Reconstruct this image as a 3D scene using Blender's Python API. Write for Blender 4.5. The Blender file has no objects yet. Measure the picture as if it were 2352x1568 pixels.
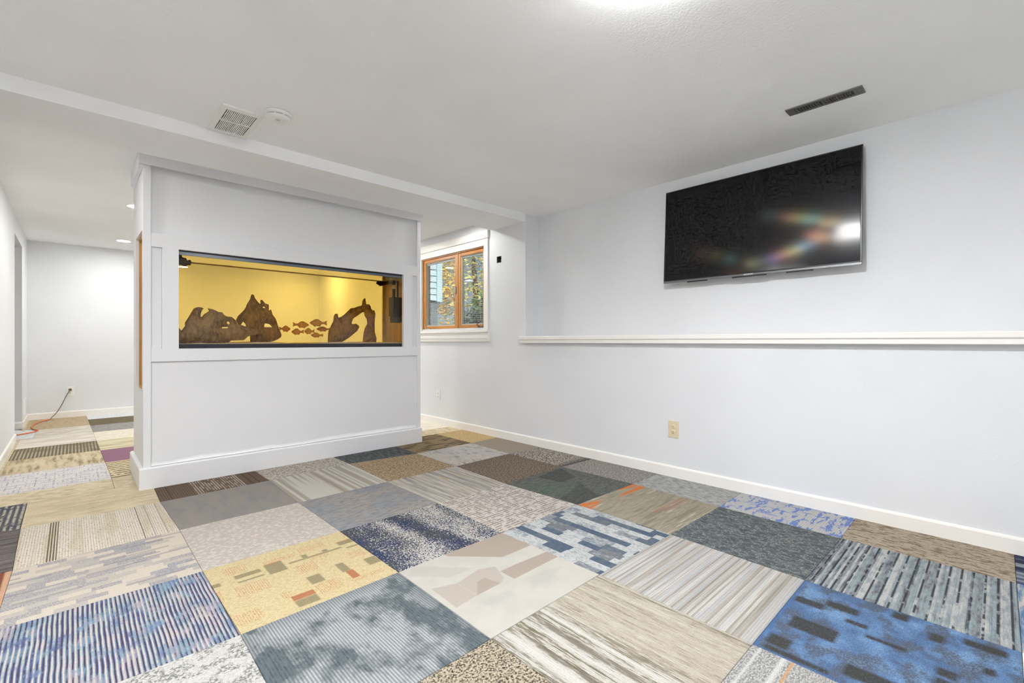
import bpy, bmesh, math, random
import numpy as np
from mathutils import Vector, Matrix, noise as mnoise

SC = bpy.context.scene
COL = SC.collection
PI = math.pi
RNG = random.Random(7)

# ------------------------------------------------------------------ camera
# world: X runs along the tank front, Y runs along the television wall, metres
cam_d = bpy.data.cameras.new("camera")
cam = bpy.data.objects.new("camera", cam_d)
COL.objects.link(cam)
cam.location = (0, 0, 1.0003)
cam.rotation_euler = (PI / 2, 0, -0.7590)
cam_d.sensor_fit = 'HORIZONTAL'
cam_d.sensor_width = 36.0
cam_d.lens = 36.0 * 1063.2 / 2352.0
cam_d.clip_start = 0.02
cam_d.clip_end = 200
SC.camera = cam

# ------------------------------------------------------------------ world, sun, exposure
world = bpy.data.worlds.new("sky")
SC.world = world
world.use_nodes = True
wn = world.node_tree
wn.nodes.clear()
w_out = wn.nodes.new("ShaderNodeOutputWorld")
w_bg = wn.nodes.new("ShaderNodeBackground")
w_sky = wn.nodes.new("ShaderNodeTexSky")
w_sky.sky_type = 'HOSEK_WILKIE'
w_sky.sun_direction = Vector((-0.38, -0.58, 0.72)).normalized()
w_sky.turbidity = 4.0
w_bg.inputs[1].default_value = 2.2
wn.links.new(w_sky.outputs[0], w_bg.inputs[0])
wn.links.new(w_bg.outputs[0], w_out.inputs[0])

sun_d = bpy.data.lights.new("sun", 'SUN')
sun_d.energy = 9.0
sun_d.angle = math.radians(2)
sun_d.color = (1.0, 0.95, 0.86)
sun = bpy.data.objects.new("sun", sun_d)
COL.objects.link(sun)
sun.rotation_euler = Vector((-0.38, -0.58, 0.72)).to_track_quat('Z', 'Y').to_euler()

vs = SC.view_settings
vs.view_transform = 'Standard'
vs.look = 'None'
vs.gamma = 1.0
vs.use_curve_mapping = False
vs.exposure = 0.20
SC.display_settings.display_device = 'sRGB'

LAMP_FRONT = 600.0      # radiance of the flush ceiling lamp in front of the television
LAMP_ADDED_BACK = 210.0  # radiance of the two unseen lamps added at the back
LAMP_ADDED_SIDE = 560.0  # radiance of the unseen lamp added on the side
LAMP_REAR = 310.0       # recessed lamps of the rear room, visible and added ones
C_FRONT = (0.99, 0.995, 1.01)
C_REAR = (1.0, 0.985, 0.945)

SC.cycles.use_denoising = True
SC.cycles.use_adaptive_sampling = True
SC.cycles.adaptive_threshold = 0.05
SC.cycles.adaptive_min_samples = 12
SC.cycles.use_light_tree = False
SC.cycles.max_bounces = 9
SC.cycles.diffuse_bounces = 7
SC.cycles.glossy_bounces = 3
SC.cycles.volume_bounces = 0
SC.cycles.transparent_max_bounces = 24
SC.cycles.caustics_reflective = False
SC.cycles.caustics_refractive = False

# ------------------------------------------------------------------ helpers
def lin(c):
    r = []
    for v in c[:3]:
        v = v / 255.0
        r.append(v / 12.92 if v <= 0.04045 else ((v + 0.055) / 1.055) ** 2.4)
    return (r[0], r[1], r[2], 1.0)


class NB:
    """small node-graph builder"""
    def __init__(self, name):
        self.m = bpy.data.materials.new(name)
        self.m.use_nodes = True
        self.t = self.m.node_tree
        self.t.nodes.clear()
        self.out = self.t.nodes.new("ShaderNodeOutputMaterial")
        self._uv = None

    def n(self, kind, **kw):
        nd = self.t.nodes.new(kind)
        for k, v in kw.items():
            setattr(nd, k, v)
        return nd

    def link(self, a, b):
        self.t.links.new(a, b)

    def put(self, sock, val):
        if isinstance(val, bpy.types.NodeSocket):
            self.link(val, sock)
        else:
            sock.default_value = val

    def math(self, op, a, b=0.0, c=None, clamp=False):
        nd = self.n("ShaderNodeMath", operation=op, use_clamp=clamp)
        self.put(nd.inputs[0], a)
        self.put(nd.inputs[1], b)
        if c is not None:
            self.put(nd.inputs[2], c)
        return nd.outputs[0]

    def mul(self, a, b): return self.math('MULTIPLY', a, b)
    def add(self, a, b): return self.math('ADD', a, b)
    def sub(self, a, b): return self.math('SUBTRACT', a, b)
    def mx(self, a, b): return self.math('MAXIMUM', a, b)
    def mn(self, a, b): return self.math('MINIMUM', a, b)
    def inv(self, a): return self.math('SUBTRACT', 1.0, a)
    def floor(self, a): return self.math('FLOOR', a)
    def frac(self, a): return self.math('FRACT', a)
    def gt(self, a, b): return self.math('GREATER_THAN', a, b)
    def lt(self, a, b): return self.math('LESS_THAN', a, b)

    def step(self, x, lo, hi, a=0.0, b=1.0):
        nd = self.n("ShaderNodeMapRange", clamp=True)
        self.put(nd.inputs[0], x)
        nd.inputs[1].default_value = lo
        nd.inputs[2].default_value = hi
        nd.inputs[3].default_value = a
        nd.inputs[4].default_value = b
        return nd.outputs[0]

    def comb(self, x, y, z=0.0):
        nd = self.n("ShaderNodeCombineXYZ")
        self.put(nd.inputs[0], x)
        self.put(nd.inputs[1], y)
        self.put(nd.inputs[2], z)
        return nd.outputs[0]

    @property
    def uv(self):
        if self._uv is None:
            nd = self.n("ShaderNodeUVMap")
            nd.uv_map = "UVMap"
            sp = self.n("ShaderNodeSeparateXYZ")
            self.link(nd.outputs[0], sp.inputs[0])
            self._uv = (sp.outputs[0], sp.outputs[1])
        return self._uv

    def noise(self, su, sv, detail=2.0, rough=0.55, seed=0.0, u=None, v=None):
        uu, vv = self.uv
        vec = self.comb(self.mul(u or uu, su), self.mul(v or vv, sv), seed * 7.13)
        nd = self.n("ShaderNodeTexNoise")
        self.link(vec, nd.inputs["Vector"])
        nd.inputs["Scale"].default_value = 1.0
        nd.inputs["Detail"].default_value = detail
        nd.inputs["Roughness"].default_value = rough
        return nd.outputs["Fac"]

    def wn(self, a, b, seed=0.0):
        nd = self.n("ShaderNodeTexWhiteNoise", noise_dimensions='3D')
        self.link(self.comb(a, b, seed + 0.37), nd.inputs["Vector"])
        return nd.outputs["Value"]

    def cells(self, nu, nv, seed=0.0, stag=0.0):
        """random value per block, rows shifted at random by stag"""
        u, v = self.uv
        row = self.floor(self.mul(v, nv))
        uu = self.mul(u, nu)
        if stag:
            uu = self.add(uu, self.mul(self.wn(row, 0.0, seed + 3.0), stag))
        return self.wn(self.floor(uu), row, seed)

    def ribs(self, axis, n, seed=0.0):
        """random value per rib; ribs run along `axis` ('u' or 'v')"""
        u, v = self.uv
        c = v if axis == 'u' else u
        return self.wn(self.floor(self.mul(c, n)), 0.0, seed)

    def lines(self, axis, n, duty=0.5, soft=0.1):
        """1 on the line, 0 between; lines run along `axis`"""
        u, v = self.uv
        c = v if axis == 'u' else u
        f = self.frac(self.mul(c, n))
        d = self.math('ABSOLUTE', self.sub(f, 0.5))
        return self.step(d, duty * 0.5 - soft * 0.5, duty * 0.5 + soft * 0.5, 1.0, 0.0)

    def rect(self, u0, v0, u1, v1, soft=0.006):
        u, v = self.uv
        a = self.mn(self.step(u, u0 - soft, u0 + soft), self.step(u, u1 - soft, u1 + soft, 1.0, 0.0))
        b = self.mn(self.step(v, v0 - soft, v0 + soft), self.step(v, v1 - soft, v1 + soft, 1.0, 0.0))
        return self.mul(a, b)

    def rects(self, lst, soft=0.006):
        r = None
        for q in lst:
            s = self.rect(*q, soft=soft)
            r = s if r is None else self.mx(r, s)
        return r

    def poly(self, pts, soft=0.006):
        """convex polygon mask, any winding"""
        u, v = self.uv
        area = sum(pts[i][0] * pts[(i + 1) % len(pts)][1] - pts[(i + 1) % len(pts)][0] * pts[i][1] for i in range(len(pts)))
        if area < 0:
            pts = pts[::-1]
        r = None
        for i in range(len(pts)):
            (x0, y0), (x1, y1) = pts[i], pts[(i + 1) % len(pts)]
            L = math.hypot(x1 - x0, y1 - y0)
            nx, ny = -(y1 - y0) / L, (x1 - x0) / L
            d = self.add(self.add(self.mul(u, nx), self.mul(v, ny)), -(nx * x0 + ny * y0))
            s = self.step(d, -soft, soft)
            r = s if r is None else self.mn(r, s)
        return r

    def mix(self, f, a, b):
        nd = self.n("ShaderNodeMix", data_type='RGBA')
        self.put(nd.inputs[0], f)
        self.put(nd.inputs[6], lin(a) if isinstance(a, tuple) else a)
        self.put(nd.inputs[7], lin(b) if isinstance(b, tuple) else b)
        return nd.outputs[2]

    def ramp(self, f, stops, const=False):
        nd = self.n("ShaderNodeValToRGB")
        cr = nd.color_ramp
        cr.interpolation = 'CONSTANT' if const else 'LINEAR'
        while len(cr.elements) > 1:
            cr.elements.remove(cr.elements[-1])
        cr.elements[0].position = stops[0][0]
        cr.elements[0].color = lin(stops[0][1])
        for p, c in stops[1:]:
            e = cr.elements.new(p)
            e.color = lin(c)
        self.put(nd.inputs[0], f)
        return nd.outputs[0]

    def bsdf(self, color, rough=0.6, metal=0.0, spec=0.5, normal=None, **kw):
        nd = self.n("ShaderNodeBsdfPrincipled")
        self.put(nd.inputs["Base Color"], lin(color) if isinstance(color, tuple) else color)
        self.put(nd.inputs["Roughness"], rough)
        nd.inputs["Metallic"].default_value = metal
        nd.inputs["Specular IOR Level"].default_value = spec
        for k, v in kw.items():
            self.put(nd.inputs[k.replace("_", " ")], v)
        if normal is not None:
            self.link(normal, nd.inputs["Normal"])
        return nd.outputs[0]

    def bump(self, h, strength, dist):
        nd = self.n("ShaderNodeBump")
        nd.inputs["Strength"].default_value = strength
        nd.inputs["Distance"].default_value = dist
        self.link(h, nd.inputs["Height"])
        return nd.outputs[0]

    def onoise(self, scale, detail=2.0, stretch=(1, 1, 1)):
        tc = self.n("ShaderNodeTexCoord")
        mp = self.n("ShaderNodeMapping")
        mp.inputs["Scale"].default_value = stretch
        self.link(tc.outputs["Object"], mp.inputs[0])
        nd = self.n("ShaderNodeTexNoise")
        nd.inputs["Scale"].default_value = scale
        nd.inputs["Detail"].default_value = detail
        self.link(mp.outputs[0], nd.inputs["Vector"])
        return nd.outputs["Fac"]

    def done(self, shader, volume=None):
        self.link(shader, self.out.inputs["Surface"])
        if volume is not None:
            self.link(volume, self.out.inputs["Volume"])
        return self.m


def paint(name, c, rough=0.55, bump=0.25, scale=140.0, dist=0.002, var=0.02):
    b = NB(name)
    n = b.onoise(scale, 3.0)
    big = b.onoise(1.3, 2.0)
    c2 = tuple(max(0, v - 255 * var) for v in c)
    col = b.mix(b.step(big, 0.35, 0.65), c, c2)
    return b.done(b.bsdf(col, rough, spec=0.3, normal=b.bump(n, bump, dist)))


def plain(name, c, rough=0.5, metal=0.0, spec=0.5, var=0.06, scale=30.0):
    b = NB(name)
    c2 = tuple(max(0, v * (1 - var)) for v in c)
    col = b.mix(b.onoise(scale, 2.0), c, c2)
    return b.done(b.bsdf(col, rough, metal, spec))


def emit(name, c, s):
    b = NB(name)
    e = b.n("ShaderNodeEmission")
    e.inputs[0].default_value = (*c, 1)
    e.inputs[1].default_value = s
    return b.done(e.outputs[0])


def woodm(name, c1, c2, axis=2, rough=0.45, scale=14.0):
    b = NB(name)
    st = [1.0, 1.0, 1.0]
    st[axis] = 0.08
    n = b.onoise(scale * 3, 5.0, tuple(st))
    n2 = b.onoise(3.0, 2.0)
    col = b.mix(b.step(n, 0.35, 0.7), c1, c2)
    col = b.mix(b.step(n2, 0.45, 0.75, 0.0, 0.35), col, c2)
    return b.done(b.bsdf(col, rough, spec=0.35, normal=b.bump(n, 0.15, 0.001)))


ORG = {}


def org_of(parent):
    return ORG.get(parent.name, Vector((0, 0, 0))) if parent is not None else Vector((0, 0, 0))


class MB:
    """collects geometry in world coordinates, builds ONE mesh object"""
    def __init__(self):
        self.v, self.f, self.uvs = [], [], {}

    def add(self, verts, faces):
        o = len(self.v)
        self.v += [tuple(p) for p in verts]
        self.f += [tuple(i + o for i in q) for q in faces]
        return self

    def box(self, x0, x1, y0, y1, z0, z1, bev=0.0):
        x0, x1 = min(x0, x1), max(x0, x1)
        y0, y1 = min(y0, y1), max(y0, y1)
        z0, z1 = min(z0, z1), max(z0, z1)
        if bev <= 0:
            v = [(x, y, z) for z in (z0, z1) for y in (y0, y1) for x in (x0, x1)]
            f = [(0, 2, 3, 1), (4, 5, 7, 6), (0, 1, 5, 4), (2, 6, 7, 3), (0, 4, 6, 2), (1, 3, 7, 5)]
            return self.add(v, f)
        bm = bmesh.new()
        bmesh.ops.create_cube(bm, size=1.0)
        for p in bm.verts:
            p.co = ((x0 + x1) / 2 + p.co.x * (x1 - x0), (y0 + y1) / 2 + p.co.y * (y1 - y0), (z0 + z1) / 2 + p.co.z * (z1 - z0))
        bmesh.ops.bevel(bm, geom=bm.edges[:], offset=bev, segments=2, profile=0.5, affect='EDGES', clamp_overlap=True)
        bm.verts.index_update()
        self.add([p.co[:] for p in bm.verts], [[q.index for q in fc.verts] for fc in bm.faces])
        bm.free()
        return self

    def prism(self, profile, axis, a, b):
        """profile: 2D points extruded along axis ('x','y','z') from a to b"""
        n = len(profile)
        def P(p, t):
            if axis == 'x': return (t, p[0], p[1])
            if axis == 'y': return (p[0], t, p[1])
            return (p[0], p[1], t)
        v = [P(p, a) for p in profile] + [P(p, b) for p in profile]
        f = [tuple(range(n))[::-1], tuple(range(n, 2 * n))]
        f += [(i, (i + 1) % n, n + (i + 1) % n, n + i) for i in range(n)]
        return self.add(v, f)

    def lathe(self, prof, c, seg=32, up=(0, 0, 1)):
        """prof: (radius, height) list around the axis `up` through c"""
        q = Vector((0, 0, 1)).rotation_difference(Vector(up)).to_matrix()
        c = Vector(c)
        v, f = [], []
        for r, h in prof:
            for k in range(seg):
                a = 2 * PI * k / seg
                v.append(tuple(c + q @ Vector((r * math.cos(a), r * math.sin(a), h))))
        for i in range(len(prof) - 1):
            for k in range(seg):
                k2 = (k + 1) % seg
                f.append((i * seg + k, i * seg + k2, (i + 1) * seg + k2, (i + 1) * seg + k))
        f.append(tuple(range(seg))[::-1])
        f.append(tuple((len(prof) - 1) * seg + k for k in range(seg)))
        return self.add(v, f)

    def tube(self, pts, rad, seg=10, caps=True):
        pts = [Vector(p) for p in pts]
        rads = rad if isinstance(rad, (list, tuple)) else [rad] * len(pts)
        v, f = [], []
        prev = None
        for i, p in enumerate(pts):
            d = (pts[min(i + 1, len(pts) - 1)] - pts[max(i - 1, 0)]).normalized()
            if prev is None:
                a = d.orthogonal().normalized()
            else:
                a = (prev - d * prev.dot(d)).normalized()
            prev = a
            b = d.cross(a)
            for k in range(seg):
                t = 2 * PI * k / seg
                v.append(tuple(p + (a * math.cos(t) + b * math.sin(t)) * rads[i]))
        for i in range(len(pts) - 1):
            for k in range(seg):
                k2 = (k + 1) % seg
                f.append((i * seg + k, i * seg + k2, (i + 1) * seg + k2, (i + 1) * seg + k))
        if caps:
            f.append(tuple(range(seg))[::-1])
            f.append(tuple((len(pts) - 1) * seg + k for k in range(seg)))
        return self.add(v, f)

    def slab(self, axis, t0, t1, a0, a1, b0, b1, holes=()):
        """slab of thickness t0..t1 along axis; rectangle a,b; holes (a0,a1,b0,b1). axis x: a=y b=z; y: a=x b=z; z: a=x b=y"""
        As = sorted({a0, a1, *[h[0] for h in holes], *[h[1] for h in holes]})
        Bs = sorted({b0, b1, *[h[2] for h in holes], *[h[3] for h in holes]})
        As = [a for a in As if a0 <= a <= a1]
        Bs = [b for b in Bs if b0 <= b <= b1]
        na, nb = len(As), len(Bs)
        def solid(i, j):
            if i < 0 or j < 0 or i >= na - 1 or j >= nb - 1:
                return False
            ca, cb = (As[i] + As[i + 1]) / 2, (Bs[j] + Bs[j + 1]) / 2
            return not any(h[0] < ca < h[1] and h[2] < cb < h[3] for h in holes)
        def P(t, a, b):
            return (t, a, b) if axis == 'x' else (a, t, b) if axis == 'y' else (a, b, t)
        idx = {}
        v, f = [], []
        def V(k, i, j):
            if (k, i, j) not in idx:
                idx[(k, i, j)] = len(v)
                v.append(P((t0, t1)[k], As[i], Bs[j]))
            return idx[(k, i, j)]
        for i in range(na - 1):
            for j in range(nb - 1):
                if not solid(i, j):
                    continue
                f.append((V(0, i, j), V(0, i, j + 1), V(0, i + 1, j + 1), V(0, i + 1, j)))
                f.append((V(1, i, j), V(1, i + 1, j), V(1, i + 1, j + 1), V(1, i, j + 1)))
                for di, dj, p, q in ((-1, 0, (i, j), (i, j + 1)), (1, 0, (i + 1, j), (i + 1, j + 1)), (0, -1, (i, j), (i + 1, j)), (0, 1, (i, j + 1), (i + 1, j + 1))):
                    if not solid(i + di, j + dj):
                        f.append((V(0, *p), V(0, *q), V(1, *q), V(1, *p)))
        return self.add(v, f)

    def build(self, name, mat, parent=None, smooth=False, base=True):
        me = bpy.data.meshes.new(name)
        if parent is not None:
            o0 = org_of(parent)
        elif base and self.v:
            a = np.array(self.v)
            lo, hi = a.min(0), a.max(0)
            o0 = Vector(((lo[0] + hi[0]) / 2, (lo[1] + hi[1]) / 2, lo[2]))
        else:
            o0 = Vector((0, 0, 0))
        me.from_pydata([tuple(Vector(p) - o0) for p in self.v], [], self.f)
        bm = bmesh.new()
        bm.from_mesh(me)
        bmesh.ops.recalc_face_normals(bm, faces=bm.faces[:])
        bm.to_mesh(me)
        bm.free()
        for m in (mat if isinstance(mat, (list, tuple)) else [mat]):
            me.materials.append(m)
        ob = bpy.data.objects.new(name, me)
        COL.objects.link(ob)
        if parent is not None:
            ob.parent = parent
        else:
            ob.location = o0
        ORG[ob.name] = o0
        if smooth:
            me.polygons.foreach_set("use_smooth", [True] * len(me.polygons))
        return ob


def empty(name, loc, rot=(0, 0, 0), local=False):
    o = bpy.data.objects.new(name, None)
    o.empty_display_size = 0.05
    COL.objects.link(o)
    o.location = loc
    o.rotation_euler = rot
    ORG[o.name] = Vector((0, 0, 0)) if local else Vector(loc)
    return o


def tag(o, label=None, cat=None, group=None, kind=None):
    if label: o["label"] = label
    if cat: o["category"] = cat
    if group: o["group"] = group
    if kind: o["kind"] = kind
    return o


def struct(o, label=None):
    o["kind"] = "structure"
    if label: o["label"] = label
    return o


def bx(name, mat, parent, x0, x1, y0, y1, z0, z1, bev=0.0015):
    return MB().box(x0, x1, y0, y1, z0, z1, bev).build(name, mat, parent)


def dup(src, parent, off):
    c = src.copy()
    COL.objects.link(c)
    c.parent = parent
    c.location = src.location + Vector(off)
    ORG[c.name] = ORG[src.name] + Vector(off)
    return c


# ------------------------------------------------------------------ shared materials
M_WALL = paint("wall_paint", (227, 229, 232), 0.6, 0.3, 150)
M_CEIL = paint("ceiling_paint", (248, 249, 249), 0.75, 0.5, 120, 0.003)
M_TRIM = paint("trim_paint", (240, 238, 233), 0.32, 0.0, 40, 0.001, 0.006)
M_SURR = paint("surround_paint", (231, 232, 234), 0.4, 0.08, 60, 0.001, 0.015)
M_CAULK = plain("caulk_paint", (244, 244, 244), 0.35, var=0.02)
M_WHITE = plain("white_plastic", (238, 238, 235), 0.35, var=0.02)
M_BLACK = plain("black_plastic", (22, 22, 24), 0.35, var=0.1)
M_DARK = plain("dark_void", (14, 14, 15), 0.9)  # near-black in place of the shade inside holes and the duct
M_GREYM = plain("grey_metal", (128, 127, 125), 0.42, 0.35, var=0.12)
M_STEEL = plain("galvanised_steel", (150, 150, 150), 0.4, 0.8, var=0.15)
M_SLAB = plain("concrete", (120, 116, 110), 0.9)
M_IVORY = plain("ivory_plastic", (222, 209, 176), 0.35, var=0.02)

Z_C, Z_B, Z_R = 2.254, 2.176, 2.285      # front ceiling, beam underside, rear ceiling
X_W, X_U = 3.220, 3.403                  # lower / window wall face, upper recessed wall face
Y_B0, Y_B1 = 3.204, 3.690                # beam
X_L = -0.422                             # rear room's left wall
Y_F = 8.475                              # far wall
Y_BK, X_ML = -2.6, -1.9                  # behind the camera

# ------------------------------------------------------------------ room shell
struct(MB().slab('z', -0.25, -0.008, -3.2, 4.2, -3.0, 9.2).build("floor", M_SLAB, base=False), "floor of mismatched square carpet tiles")
FLOOR = bpy.data.objects["floor"]
REG = (2.812, 2.872, 0.500, 0.766)
FAN = (0.596, 0.748, 2.846, 3.160)
struct(MB().slab('z', Z_C, Z_C + 0.25, X_ML - 0.2, X_U + 0.25, Y_BK - 0.2, Y_B0, holes=(REG, FAN)).build("ceiling", M_CEIL, base=False), "lightly textured white ceiling of the front room")
struct(MB().slab('z', Z_R, Z_R + 0.25, -3.0, X_U + 0.25, Y_B1, Y_F + 0.3).build("ceiling_rear", M_CEIL, base=False), "white ceiling of the rear room with recessed lights")
struct(MB().box(X_ML - 0.2, X_W + 0.0005, Y_B0, Y_B1, Z_B, Z_C + 0.25).build("ceiling_beam", M_CEIL, base=False), "dropped white beam between the two rooms")

WIN = (3.825, 5.045, 1.146, 2.030)
BOXH = (3.556, 3.628, 1.820, 1.888)
struct(MB().slab('x', X_W, X_W + 0.115, Y_B0 + 0.0, Y_F + 0.3, -0.05, Z_R + 0.05, holes=(WIN, BOXH)).build("wall_window", M_WALL, base=False), "white wall holding the wood framed window")
struct(MB().box(X_W + 0.1155, X_U + 0.25, Y_B0, Y_B0 + 0.16, 0.95, Z_R + 0.05).build("wall_return", M_WALL, base=False), "narrow white return where the recessed wall meets the beam")
struct(MB().box(X_W, X_W + 0.35, Y_BK - 0.2, Y_B0, -0.05, 1.030).build("wall_right_lower", M_WALL, base=False), "white half wall under the ledge")
struct(MB().box(X_U, X_U + 0.25, Y_BK - 0.2, Y_B0 + 0.002, 1.030, Z_C + 0.05).build("wall_right_upper", M_WALL, base=False), "white recessed wall above the ledge")
struct(MB().box(-1.2, X_W + 0.25, Y_F, Y_F + 0.25, -0.05, Z_R + 0.05).build("wall_far", M_WALL, base=False), "white far wall of the rear room")
HALL = (6.76, 7.690, -0.06, 2.082)
struct(MB().slab('x', X_L - 0.12, X_L, Y_B0 + 0.1, Y_F, -0.05, Z_R + 0.05, holes=(HALL,)).build("wall_left", M_WALL, base=False), "white left wall with a hallway opening")
struct(MB().box(-2.6, X_L - 0.12, 7.690, 7.83, -0.05, Z_R + 0.05).build("wall_hall_far", M_WALL, base=False), "grey shaded hallway wall inside the opening")
struct(MB().box(-2.6, X_L - 0.12, 6.60, 6.76, -0.05, Z_R + 0.05).build("wall_hall_near", M_WALL, base=False))
struct(MB().box(-2.75, -2.6, 6.6, 7.83, -0.05, Z_R + 0.05).build("wall_hall_end", M_WALL, base=False))
struct(MB().box(-2.6, X_L - 0.12, 6.76, 7.69, 2.082, 2.30).build("ceiling_hall", M_CEIL, base=False))
struct(MB().box(X_ML - 0.2, X_ML, Y_BK - 0.2, Y_B0 + 0.1, -0.05, Z_C + 0.05).build("wall_front_left", M_WALL, base=False))
struct(MB().box(X_ML, X_L - 0.0, Y_B0 + 0.1, Y_B0 + 0.25, -0.05, Z_C + 0.05).build("wall_front_return", M_WALL, base=False))
struct(MB().box(X_ML, X_U + 0.2, Y_BK - 0.2, Y_BK, -0.05, Z_C + 0.05).build("wall_back", M_WALL, base=False))


def base_prof(t=0.012, h=0.082):
    return [(0, 0), (t, 0), (t, h - 0.012), (t * 0.72, h - 0.004), (t * 0.3, h), (0, h)]


def baseboard(name, x, y0, y1, sgn, label=None):
    p = [(x + sgn * a, b) for a, b in base_prof()]
    return struct(MB().prism(p, 'y', y0, y1).build(name, M_TRIM, base=False), label)


def baseboard_y(name, y, x0, x1, sgn, label=None):
    p = [(y + sgn * a, b) for a, b in base_prof()]
    return struct(MB().prism(p, 'x', x0, x1).build(name, M_TRIM, base=False), label)


baseboard("baseboard_right", X_W, Y_BK, 3.648, -1, "white baseboard under the half wall")
baseboard("baseboard_window", X_W, 3.6505, Y_F, -1, "white baseboard under the window")
baseboard_y("baseboard_far", Y_F, X_L, X_W, -1, "white baseboard along the far wall")
baseboard("baseboard_left", X_L, Y_B0 + 0.25, 6.76, 1, "white baseboard on the left wall before the opening")
baseboard("baseboard_corner", X_L, 7.69, Y_F - 0.012, 1, "short white baseboard between opening and far corner")
baseboard_y("baseboard_hall", 7.690, -2.6, X_L, -1, "white baseboard inside the hallway opening")

# ledge on the half wall
lp = [(X_W - 0.001, 0.985), (X_W - 0.046, 0.985), (X_W - 0.050, 0.988), (X_W - 0.050, 1.012), (X_W - 0.054, 1.016), (X_W - 0.058, 1.018),
      (X_W - 0.060, 1.022), (X_W - 0.060, 1.044), (X_W - 0.056, 1.049), (X_W - 0.050, 1.050), (X_W - 0.001, 1.050)]
led = MB()
led.prism(lp, 'y', Y_BK, 3.236)
led.box(X_W - 0.002, X_U, Y_BK, Y_B0 - 0.0005, 1.030, 1.050)
struct(led.build("trim_ledge", M_TRIM, base=False), "long white moulded ledge capping the half wall")

# ------------------------------------------------------------------ carpet tiles
TS = 0.6096
GX = lambda i: (i - 0.331) * TS
GY = lambda j: (4.924 - j) * TS
MEAS = {  # measured corner positions of slightly uneven tiles, metres
}


WARM_LIT = {"gold_streak", "gold_plain", "gold_light", "cream_pale", "lavender", "tan_streak", "creamstreak", "creamstreak_fine", "tan_mottle", "blackgold", "olivestripe", "chevron", "whiteblue", "tan_strip"}  # rear tiles brightened, the strong light there put into their colour


TILE_GAIN = {"creamribs": 0.84, "herring": 0.68, "greyblock": 0.72, "lavender": 0.84, "creamstreak": 0.88, "creamstreak_fine": 0.88, "whitegrey": 0.61, "olive": 0.59, "creamgeo": 0.59}  # brightness factor per tile; creamribs lifted for the light falling on it


def tile_mat(name, fn, fib=175.0, amt=0.26, bump=0.6, ribs=None):
    b = NB(name)
    col = fn(b)
    f = b.noise(fib, fib, 1.5, 0.6, 91)
    gam = b.n("ShaderNodeGamma")
    gam.inputs[1].default_value = 0.86
    b.link(col, gam.inputs[0])
    hsv = b.n("ShaderNodeHueSaturation")
    b.link(gam.outputs[0], hsv.inputs["Color"])
    kk = TILE_GAIN.get(name[7:], 1.0 if name[7:] in WARM_LIT else 0.64)
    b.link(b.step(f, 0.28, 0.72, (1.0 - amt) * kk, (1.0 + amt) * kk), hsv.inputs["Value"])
    h = f
    if ribs:
        h = b.add(b.mul(f, 0.6), b.mul(b.lines(ribs[0], ribs[1], 0.55, 0.4), 0.8))
    return b.done(b.bsdf(hsv.outputs[0], 0.95, spec=0.12, normal=b.bump(h, bump, 0.003)))


def speckle(c1, c2, c3, su=90, sv=90, seed=1, det=2):
    return lambda b: b.ramp(b.noise(su, sv, det, 0.6, seed), [(0.33, c1), (0.5, c2), (0.67, c3)])


def streak(c1, c2, c3, axis='u', fine=70, coarse=4, seed=1, lo=0.33, hi=0.67):
    def f(b):
        su, sv = (coarse, fine) if axis == 'u' else (fine, coarse)
        return b.ramp(b.noise(su, sv, 3, 0.6, seed), [(lo, c1), ((lo + hi) / 2, c2), (hi, c3)])
    return f


TM = {}


def T(name, fn, **kw):
    TM[name] = tile_mat("carpet_" + name, fn, **kw)


T("gold_streak", lambda b: b.mix(b.step(b.noise(3, 75, 3, 0.6, 2), 0.56, 0.66), b.ramp(b.noise(6, 6, 2, 0.5, 3), [(0.35, (180, 165, 134)), (0.65, (196, 181, 150))]), (138, 122, 92)))


def f_bluecheck(b):
    r = b.mul(b.lines('v', 24, 0.45, 0.2), b.step(b.noise(24, 14, 2, 0.6, 3), 0.40, 0.50))
    base = b.ramp(b.noise(8, 8, 2, 0.6, 4), [(0.35, (68, 74, 92)), (0.65, (98, 98, 104))])
    return b.mix(r, base, (196, 188, 166))
T("bluecheck", f_bluecheck, ribs=('v', 24))


def f_brownribs(b):
    u, v = b.uv
    base = b.mix(b.lines('v', 44, 0.25, 0.2), (112, 92, 76), (84, 68, 56))
    w = b.mul(b.rect(0.32, -0.1, 0.80, 1.1), b.mul(b.lines('v', 40, 0.5, 0.2), b.step(b.noise(20, 7, 3, 0.6, 5), 0.40, 0.52)))
    col = b.mix(w, base, (186, 176, 160))
    return b.mix(b.rects([(0.10, 0, 0.11, 1), (0.93, 0, 0.94, 1), (0.86, 0, 0.87, 1)], 0.003), col, (70, 58, 48))
T("brownribs", f_brownribs, ribs=('v', 44))
T("beige_speck", lambda b: b.mix(b.step(b.noise(34, 46, 3, 0.65, 6), 0.49, 0.54), (212, 204, 190), (152, 140, 122)))
T("charcoal", lambda b: b.ramp(b.noise(46, 6, 4, 0.7, 7), [(0.32, (42, 45, 50)), (0.5, (84, 88, 90)), (0.68, (124, 126, 124))]))


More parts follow.
